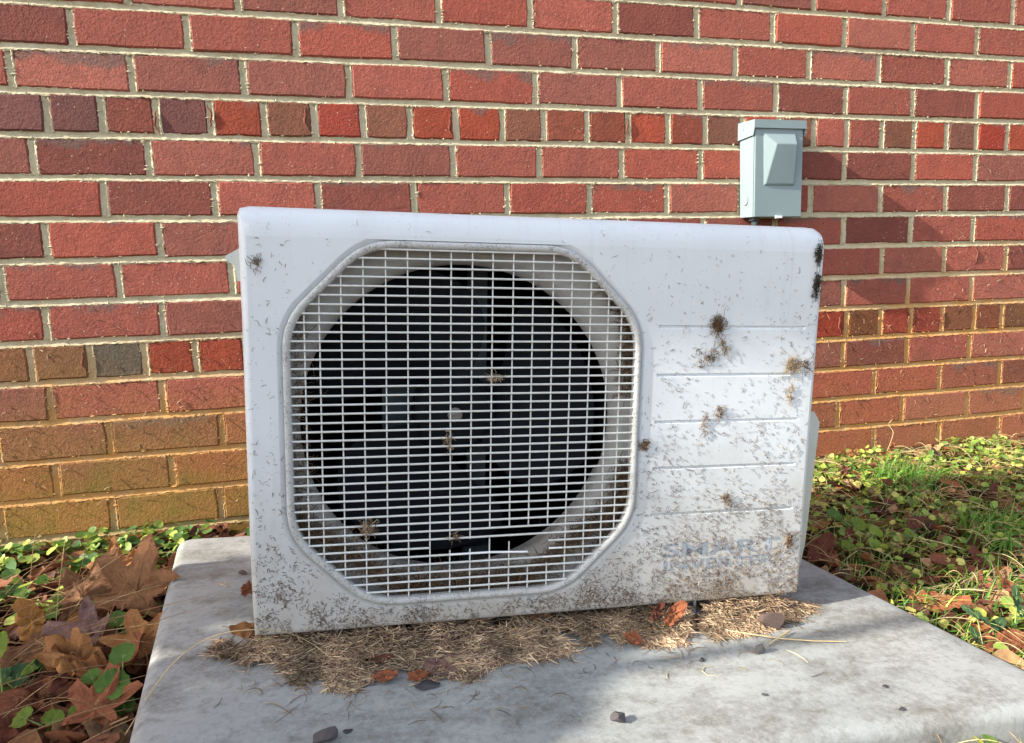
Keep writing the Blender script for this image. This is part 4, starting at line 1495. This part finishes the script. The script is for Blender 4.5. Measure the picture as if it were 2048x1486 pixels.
# stalks on the pad
b = MB()
pts = [loc2w(on_pad(x, y, h)) for x, y, h in ((1462, 1262, .003), (1500, 1268, .004), (1560, 1277, .004), (1630, 1282, .003), (1692, 1283, .002))]
b.tube(pts, [.0012, .0011, .001, .0009, .0006], 5)
tag(b.obj('straw_stalk', make_plain('pale straw', lin(206, 184, 138), .7, 0, .15, 90, .2), None, smooth=80), 'long pale straw stalk lying on the pad right of the drift', 'straw')
b = MB()
pts = [loc2w(on_pad(x, y, h)) for x, y, h in ((1578, 1262, .004), (1556, 1276, .004), (1534, 1291, .002))]
b.tube(pts, [.0018, .0014, .0006], 5)
tag(b.obj('straw_stalk', bpy.data.materials['pale straw'], None, smooth=80), 'short pale stub of straw beside the rough dark stone', 'straw')


# ------------------------------------------------------------------ seedlings with broad leaves
def seedling(base, stems, label, hue, seed, kind='round'):
    r = random.Random(seed)
    root = link('seedling', None)
    root.location = base
    tag(root, label, 'plant', 'broad leaved seedlings beside the pad')
    for (dx, dy, h, s, tx, ty, yw) in stems:
        b = MB()
        pts = [(0, 0, -.01), (dx * .3, dy * .3, h * .6), (dx, dy, h)]
        b.tube(pts, [.0013, .0011, .0009], 5)
        b.obj('stem', VEING, root, smooth=80)
        key = (kind, hue, r.randrange(3), 'seed')
        if key not in LM: LM[key] = leaf_mesh(f'{kind}_leaf', kind, (LEAF[hue], VEING), seed + 7, .22)
        o = link('leaf_blade', LM[key], root)
        o.location = (dx, dy, h); o.scale = (s * .66,) * 3; o.rotation_euler = facing(d2(tx), d2(ty), d2(yw))


seedling(on_ground(246, 1440, .0), [(.006, .01, .085, .050, 35, -10, 80), (-.004, -.01, .055, .062, 40, 10, 60), (-.035, .01, .060, .036, 20, 10, 170), (.01, -.02, .03, .045, 45, 5, 110)], 'round leaved green seedling against the lower left edge of the pad', 'green', 1)
seedling(on_ground(240, 1312, .01), [(0, 0, .055, .050, 25, -15, 30), (.02, -.01, .04, .034, 30, 20, 90)], 'green seedling showing between the tan leaves by the pad', 'green', 2)
seedling(on_ground(12, 1440, .0), [(.002, 0, .10, .062, 55, 0, 80), (.03, .02, .06, .05, 30, 10, 60), (-.02, .03, .05, .045, 25, 0, 10)], 'tall pale green leaf at the left picture edge', 'lime', 3, 'oval')
seedling(on_ground(48, 1420, .0), [(0, 0, .05, .050, 30, 0, 40), (.03, .01, .06, .042, 30, 10, 80), (-.02, .0, .05, .04, 30, -20, 150)], 'scalloped deep green plant at the lower left', 'deep', 4)
seedling(on_ground(110, 1486, .0), [(0, 0, .03, .042, 30, 0, 40), (.03, 0, .035, .035, 30, 10, 80), (-.03, 0, .04, .04, 30, -20, 150), (.06, .01, .03, .04, 40, 0, 100)], 'light green seedling at the bottom edge left of the pad', 'lime', 5)
seedling(on_ground(1668, 1080, .0), [(0, 0, .05, .050, 30, 0, 20), (.02, -.01, .035, .035, 20, 10, 80)], 'heart leaved green seedling right of the valve cover', 'green', 6)
seedling(on_ground(1722, 1120, .0), [(-.01, 0, .07, .045, 62, 10, 90), (.03, 0, .05, .04, 40, 0, 60), (.01, -.02, .035, .045, 40, 10, 100), (-.03, 0, .03, .04, 30, 0, 30)], 'seedling with one upright lime leaf behind the right edge of the pad', 'lime', 7)
seedling(on_ground(1960, 1300, .0), [(-.01, 0, .055, .058, 25, 10, 130), (.03, .0, .035, .05, 20, -10, 20), (-.02, -.01, .03, .05, 25, 10, 70)], 'broad dark green leaf overhanging the right edge of the pad', 'deep', 8, 'oval')
seedling(on_ground(2028, 1280, .0), [(0, 0, .065, .055, 60, 20, 90), (.02, .01, .04, .045, 30, 0, 60)], 'grey green upright leaf near the right picture edge', 'deep', 9, 'oval')

# ------------------------------------------------------------------ ground cover, grass and litter
PADQ = np.array([(-.077, -.262), (.984, -.255), (.858, .432), (-.217, .440)])


def off_pad(x, y, m_=.004):
    w = np.stack([x, y, ground_z(x, y)], 1) - A0
    l = w @ A
    inside = np.ones(len(x), bool)
    for i in range(4):
        p, q = PADQ[i], PADQ[(i + 1) % 4]
        e = q - p; e /= np.linalg.norm(e); nn = np.array([-e[1], e[0]])
        inside &= ((l[:, 0] - p[0]) * nn[0] + (l[:, 1] - p[1]) * nn[1]) > -m_
    return ~inside


def scatter_leaves(name, n, xr, yr, hmax, size, pal, tmpl, mat, dens=None, tilt=.5, label='', cat='', hmin=.0, patch=None):
    x = rng.uniform(*xr, n); y = rng.uniform(*yr, n)
    k = off_pad(x, y)
    if patch is not None:
        f = np.array([fbm((a, b, patch[0]), patch[1], 3) for a, b in zip(x, y)])
        k &= f > patch[2]
    if dens is not None: k &= rng.uniform(0, 1, n) < dens(x, y)
    x, y = x[k], y[k]; n = len(x)
    z = ground_z(x, y) + hmin + rng.uniform(0, 1, n) ** .7 * hmax
    s = rng.uniform(*size, n)
    yaw = rng.uniform(0, 2 * math.pi, n); tx = rng.normal(0, tilt, n); ty = rng.normal(0, tilt, n)
    TV, TF = tmpl
    TV = np.asarray(TV, float)
    V = TV[None] * s[:, None, None]
    cy, sy = np.cos(yaw), np.sin(yaw)

    def rotm(V, a, i, j):
        c, s_ = np.cos(a)[:, None], np.sin(a)[:, None]
        vi, vj = V[:, :, i].copy(), V[:, :, j].copy()
        V[:, :, i] = c * vi - s_ * vj; V[:, :, j] = s_ * vi + c * vj
    rotm(V, tx, 1, 2); rotm(V, ty, 0, 2); rotm(V, yaw, 0, 1)
    V = V + np.stack([x, y, z], 1)[:, None]
    V[:, :, 1] = np.minimum(V[:, :, 1], -.004)
    m_ = len(TV)
    F = (np.asarray(TF)[None] + (np.arange(n) * m_)[:, None, None]).reshape(-1, 3)
    cols = np.repeat(pick(pal, n), m_, axis=0)
    o = link(name, np_mesh(name, V.reshape(-1, 3), F, mat, cols, smooth=True))
    tag(o, label, cat, kind='stuff')
    return o


def tmpl_round(k=9, cup=.16):
    v = [(0, 0, -.02)]; f = []
    for i in range(k):
        t = 2 * math.pi * i / k + .35
        r_ = .5 * (1 - .5 * max(0, -math.cos(t)) ** 8)
        v.append((r_ * math.cos(t), r_ * math.sin(t), cup * r_ * (1 + .4 * math.sin(3 * t))))
        f.append((0, 1 + i, 1 + (i + 1) % k))
    return v, f


def tmpl_bit(seed):
    r = random.Random(seed)
    v = []; f = []
    nx = 5
    for i in range(nx):
        t = i / (nx - 1) - .5
        w = .30 * math.cos(t * 2.9) + .03
        for s in (-1, 0, 1):
            v.append((t, s * w * (1 + .2 * r.uniform(-1, 1)), .35 * t * t * 1.2 + (.16 if s else 0) * abs(w) * 2))
    for i in range(nx - 1):
        for s in range(2):
            a = i * 3 + s
            f += [(a, a + 3, a + 4), (a, a + 4, a + 1)]
    return v, f


LIT = np.array([lin(142, 82, 56), lin(120, 66, 50), lin(160, 104, 70), lin(100, 58, 46), lin(152, 116, 82), lin(88, 60, 48), lin(182, 142, 102)])
LITL = np.array([lin(132, 84, 58), lin(112, 68, 50), lin(150, 104, 70), lin(94, 60, 46), lin(146, 114, 84)])
GRN = 1.18 * np.array([lin(112, 142, 66), lin(96, 130, 64), lin(140, 162, 76), lin(78, 110, 60), lin(158, 172, 80)])
YEL = 1.3 * np.array([lin(172, 178, 84), lin(150, 166, 74), lin(128, 152, 70), lin(192, 186, 104), lin(108, 136, 64)])
scatter_leaves('leaf_litter', 2600, (-.75, .35), (-1.25, -.01), .025, (.03, .075), LITL, tmpl_bit(1), M['litter'], None, .5, 'brown leaf litter covering the ground left of the pad', 'leaf litter')
scatter_leaves('leaf_litter', 2900, (1.02, 2.75), (-1.3, -.01), .020, (.02, .05), LIT, tmpl_bit(2), M['litter'], None, .5, 'red brown leaf litter between the weeds right of the pad', 'leaf litter')
scatter_leaves('leaf_litter', 700, (.2, 1.15), (-.45, -.01), .02, (.025, .06), LIT, tmpl_bit(3), M['litter'], None, .5, 'leaf litter on the strip of ground behind the pad', 'leaf litter')
scatter_leaves('ground_cover', 2900, (-.7, .42), (-.42, -.006), .050, (.014, .027), GRN, tmpl_round(), M['green'], lambda x, y: np.clip(1.15 - np.abs(y + .12) * 2.4, .06, 1), .45, 'small round leaved weeds growing along the wall left of the unit', 'ground cover', .006, (4, 9, -.12))
scatter_leaves('ground_cover', 520, (-.7, .3), (-1.2, -.42), .035, (.016, .030), GRN[[0, 1, 3]], tmpl_round(), M['green'], None, .45, 'scattered round green leaves among the dry leaves left of the pad', 'ground cover', .0, (5, 7, .12))
scatter_leaves('ground_cover', 9500, (1.06, 2.75), (-.62, -.006), .034, (.008, .018), np.vstack([YEL, YEL, GRN[:3]]), tmpl_round(8), M['green'], lambda x, y: np.clip(.95 - np.abs(y + .10) * .9, .15, 1), .5, 'mat of small yellow green weeds along the wall right of the unit', 'ground cover', .004, (6, 6, -.12))
scatter_leaves('ground_cover', 3600, (1.08, 2.75), (-1.3, -.60), .03, (.010, .021), np.vstack([GRN, YEL, YEL]), tmpl_round(8), M['green'], None, .5, 'green weeds growing nearer the camera right of the pad', 'ground cover', .0, (8, 6, -.02))
scatter_leaves('ground_cover', 1200, (.35, 1.1), (-.21, -.006), .03, (.012, .022), GRN, tmpl_round(8), M['green'], None, .45, 'small weeds in the gap between the pad and the wall', 'ground cover')


def blades(name, centers, n, rad, h, pal, label, cat, kind='stuff', lean=.5, w=.0011, group=None):
    c = np.asarray(centers)[rng.integers(0, len(centers), n)]
    x = c[:, 0] + rng.normal(0, rad, n); y = np.minimum(c[:, 1] + rng.normal(0, rad * .8, n), -.01)
    k = off_pad(x, y); x, y = x[k], y[k]; n = len(x)
    z = ground_z(x, y)
    hh = h * rng.uniform(.45, 1.15, n); az = rng.uniform(0, 2 * math.pi, n); ln = np.abs(rng.normal(0, lean, n)) + .12
    s = 6
    t = np.linspace(0, 1, s)
    P = np.zeros((n, s, 3))
    P[:, :, 0] = x[:, None] + np.cos(az)[:, None] * (ln * hh)[:, None] * t[None] ** 1.7
    P[:, :, 1] = y[:, None] + np.sin(az)[:, None] * (ln * hh)[:, None] * t[None] ** 1.7
    P[:, :, 2] = z[:, None] + hh[:, None] * (t[None] - .35 * np.clip(ln, 0, 1.2)[:, None] * t[None] ** 2.2)
    P[:, :, 1] = np.minimum(P[:, :, 1], -.006)
    side = np.stack([-np.sin(az + .6), np.cos(az + .6), np.zeros(n)], 1)
    wd = w * (1 - t ** 2.2)[None, :, None] * rng.uniform(.7, 1.5, n)[:, None, None]
    V = np.stack([P - side[:, None] * wd, P + side[:, None] * wd + np.array([0, 0, .0003])], 2).reshape(n, s * 2, 3)
    ii = np.arange(s - 1) * 2
    F = np.stack([ii, ii + 1, ii + 3, ii + 2], 1)
    F = (F[None] + (np.arange(n) * s * 2)[:, None, None]).reshape(-1, 4)
    o = link(name, np_mesh(name, V.reshape(-1, 3), F, M['blade'], np.repeat(pick(pal, n), s * 2, axis=0), smooth=True))
    tag(o, label, cat, group, kind)
    return o


GB = 1.08 * np.array([lin(92, 148, 52), lin(72, 126, 46), lin(120, 168, 66), lin(146, 176, 84)])
t0 = t1 = t2 = on_ground(1805, 975)
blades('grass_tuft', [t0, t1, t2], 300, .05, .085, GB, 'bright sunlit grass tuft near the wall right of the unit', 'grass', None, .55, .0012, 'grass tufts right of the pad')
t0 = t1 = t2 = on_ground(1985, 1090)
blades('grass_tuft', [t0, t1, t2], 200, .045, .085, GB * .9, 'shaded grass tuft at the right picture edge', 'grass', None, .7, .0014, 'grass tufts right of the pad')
t0 = t1 = t2 = on_ground(1965, 1185)
blades('grass_tuft', [t0, t1, t2], 170, .034, .055, np.vstack([GB, STRAW[:2]]), 'half dry grass tuft beside the sunny right edge of the pad', 'grass', None, .9, .0011, 'grass tufts right of the pad')
cs = np.stack([rng.uniform(1.1, 2.7, 160), rng.uniform(-1.15, -.05, 160), np.zeros(160)], 1)
blades('sparse_grass', cs, 11000, .06, .046, np.vstack([GB, GB, YEL, STRAW[:3]]), 'thin grass blades spread through the weeds on the right', 'grass', 'stuff', .8, .0010)
cs = np.stack([rng.uniform(-.5, .12, 14), rng.uniform(-1.0, -.05, 14), np.zeros(14)], 1)
blades('sparse_grass', cs, 60, .03, .05, GB, 'few thin grass blades among the dry leaves on the left', 'grass', 'stuff', .8, .0010)


# straw: long dry stalks crossing the leaves on the left, short ones on the right
def straw_field():
    polys, rads = [], []
    def stalk(a, b_, sag, r_):
        a, b_ = np.array(a), np.array(b_)
        t = np.linspace(0, 1, 8)[:, None]
        p = a + (b_ - a) * t
        p[:, 2] += sag * np.sin(t[:, 0] * math.pi)
        polys.append(p); rads.append(r_)
    G = lambda px, py, h: on_ground(px, py, h)
    S = [((0, 1150, .03), (310, 1260, .07)), ((0, 1270, .03), (270, 1115, .10)), ((20, 1300, .02), (330, 1060, .16)), ((0, 1245, .03), (170, 1070, .14)), ((130, 1270, .05), (215, 985, .22)),
         ((10, 1330, .03), (320, 1170, .09)), ((0, 1310, .04), (420, 1190, .13)), ((0, 1350, .03), (400, 1215, .13)), ((60, 1290, .04), (330, 1245, .09)), ((40, 1310, .04), (300, 1285, .08)),
         ((0, 1440, .03), (155, 1330, .05)), ((30, 1460, .02), (160, 1400, .05)), ((110, 1270, .06), (130, 1080, .15)), ((150, 1220, .07), (275, 1130, .11)), ((190, 1310, .06), (280, 1130, .11)),
         ((0, 1190, .03), (120, 1220, .06)), ((0, 1360, .03), (170, 1340, .06)), ((20, 1270, .04), (260, 1200, .09)), ((60, 1170, .05), (75, 1050, .14)), ((0, 1335, .03), (200, 1235, .08)),
         ((0, 1400, .03), (320, 1330, .06)), ((50, 1350, .04), (290, 1380, .05))]
    for a, b_ in S:
        stalk(G(*a), G(*b_), R.uniform(.002, .02), R.uniform(.00045, .0008))
    for _ in range(150):
        x = R.uniform(-.55, .08); y = R.uniform(-.95, -.15); an = R.gauss(.35, .6); L = R.uniform(.06, .2)
        z = ground_z(x, y) + R.uniform(.02, .06)
        stalk((x, y, z), (x + L * math.cos(an), y + L * math.sin(an) * .6, z + R.uniform(-.01, .05)), R.uniform(0, .015), R.uniform(.0003, .0006))
    n = len(polys)
    o = strands('dry_stalks', np.array(polys), rads, pick(np.array([lin(176, 142, 104), lin(196, 166, 124), lin(150, 112, 82), lin(168, 128, 96)]), n), M['strand'], 4)
    tag(o, 'thin dry straw stalks crossing over the leaf heap left of the pad', 'dry stalks', kind='stuff')
    polys.clear(); rads.clear()
    while len(polys) < 2600:
        x = R.uniform(1.05, 2.7); y = R.uniform(-1.15, -.04)
        if not off_pad(np.array([x]), np.array([y]), .01)[0]: continue
        an = R.uniform(0, 6.3); L = R.uniform(.02, .09); z = ground_z(x, y) + R.uniform(.012, .036)
        stalk((x, y, z), (x + L * math.cos(an), min(-.01, y + L * math.sin(an)), z + R.uniform(-.004, .012)), R.uniform(0, .012), R.uniform(.0004, .0009))
    n = len(polys)
    o = strands('dry_stalks', np.array(polys), rads, pick(np.array([lin(206, 186, 138), lin(186, 160, 112), lin(160, 130, 90), lin(214, 200, 150)]), n), M['strand'], 4)
    tag(o, 'short dry straw lying in the weeds right of the pad', 'dry stalks', kind='stuff')
    # arching stalks over the pad corner and against the wall, each its own thing
    pm = bpy.data.materials['pale straw']
    def arch(pts, r_, label):
        q = [np.array(p, float) for p in pts]; q = [2 * q[0] - q[1]] + q + [2 * q[-1] - q[-2]]
        pts = []
        for i in range(1, len(q) - 2):
            for t in np.linspace(0, 1, 6)[:-1]:
                pts.append(.5 * (2 * q[i] + (q[i + 1] - q[i - 1]) * t + (2 * q[i - 1] - 5 * q[i] + 4 * q[i + 1] - q[i + 2]) * t * t + (3 * q[i] - q[i - 1] - 3 * q[i + 1] + q[i + 2]) * t ** 3))
        pts.append(q[-2])
        b = MB(); b.tube(pts, [r_ * (1 - .6 * i / (len(pts) - 1)) for i in range(len(pts))], 5)
        tag(b.obj('straw_stalk', pm, None, smooth=80), label, 'straw', 'arching straw stalks')
    PW = lambda px, py, h: loc2w(on_pad(px, py, h))
    arch([G(250, 1470, .03), PW(330, 1345, .045), PW(400, 1285, .07), PW(470, 1262, .085), PW(560, 1262, .07), PW(620, 1285, .03), PW(660, 1315, .02)], .0008, 'pale straw arching over the pad across the lower left corner of the unit')
    arch([(1.82, -.03, .05), (1.815, -.05, .09), (1.81, -.06, .115), (1.80, -.055, .135), (1.815, -.05, .146)], .0015, 'pale bent grass stem rising against the wall right of the unit')
    arch([PW(455, 1165, .004), PW(440, 1167, .006), PW(452, 1172, .006), PW(459, 1174, .003)], .0009, 'short dark hooked twig on the pad left of the unit')


straw_field()


# ---- little bits of grass thrown on to the lower wall
def wall_bits():
    n = 1700
    right = rng.uniform(0, 1, n) < .68
    x = np.where(right, rng.uniform(1.35, 2.5, n), rng.uniform(-.35, .4, n))
    z = np.where(right, .05 + rng.beta(1.6, 2.2, n) * .85, .08 + rng.beta(1.4, 2.6, n) * .55)
    seg = 4
    P = np.zeros((n, seg, 3))
    ln = rng.gamma(2.5, .0022, n) + .002
    an = rng.uniform(0, 2 * math.pi, n); out = rng.uniform(0, .7, n)
    for s in range(seg):
        t = s / (seg - 1)
        P[:, s, 0] = x + np.cos(an) * ln * t; P[:, s, 2] = z + np.sin(an) * ln * t - .3 * ln * t * t
        P[:, s, 1] = -.002 - out * ln * t
    o = strands('wall_clippings', P, rng.uniform(.0003, .0008, n), pick(np.vstack([STRAW[:4], DARK]), n), M['strand'])
    tag(o, 'bits of dry grass stuck to the lower part of the brick wall', 'grass clippings', kind='stuff')


wall_bits()


# ------------------------------------------------------------------ unseen evergreen added left of the frame, outline shaped to shade the unit
def off_frame_shade():
    s = link('shade_shrub', None)
    X0, Y0 = -1.8, -.95
    s.location = (X0, Y0, -.08)
    tag(s, 'unseen tall conical evergreen added left of the picture to shade the unit', 'shrub')
    zs = [0, .15, 1.26, 1.36, 1.45, 1.52, 1.85, 2.02, 2.12, 2.2, 2.45, 2.62]
    rs = [.30, .34, .33, .26, .13, .065, .05, .045, .075, .08, .06, .01]
    cs = [0, 0, 0, 0, .0, .0, -.01, -.06, -.12, -.13, -.13, -.13]
    rad = lambda z: np.interp(z - .0, zs, rs); cen = lambda z: np.interp(z, zs, cs)
    V, F = tmpl_round(6, .3)
    n = 9000
    z = rng.uniform(.05, 2.6, n); a = rng.uniform(0, 2 * math.pi, n)
    q = np.sqrt(rng.uniform(.45, 1.15, n))
    p = np.stack([.6 * rad(z) * q * np.cos(a), cen(z) + rad(z) * q * np.sin(a), z + .08], 1)
    VV = np.asarray(V)[None] * rng.uniform(.03, .06, (n, 1, 1)) + p[:, None] + rng.normal(0, .008, (n, len(V), 3))
    FF = (np.asarray(F)[None] + (np.arange(n) * len(V))[:, None, None]).reshape(-1, 3)
    link('foliage', np_mesh('foliage', VV.reshape(-1, 3), FF, M['green'], np.repeat(pick(GRN * .6, n), len(V), axis=0)), s)
    b = MB()
    b.tube([(0, 0, -.05), (0, 0, 1.0), (0, .02, 1.9), (0, 0, 2.5)], [.05, .04, .03, .01], 8)
    b.obj('trunk', M['bark'], s, smooth=60)
    b = MB()
    b.tube([(0, -.10, 1.2), (0, -.165, 1.50), (0, -.195, 1.68), (0, -.215, 1.84)], [.014, .013, .012, .010], 6)
    b.obj('branch', M['bark'], s, smooth=60)  # stem added to throw a narrow band of shade on the pad


off_frame_shade()
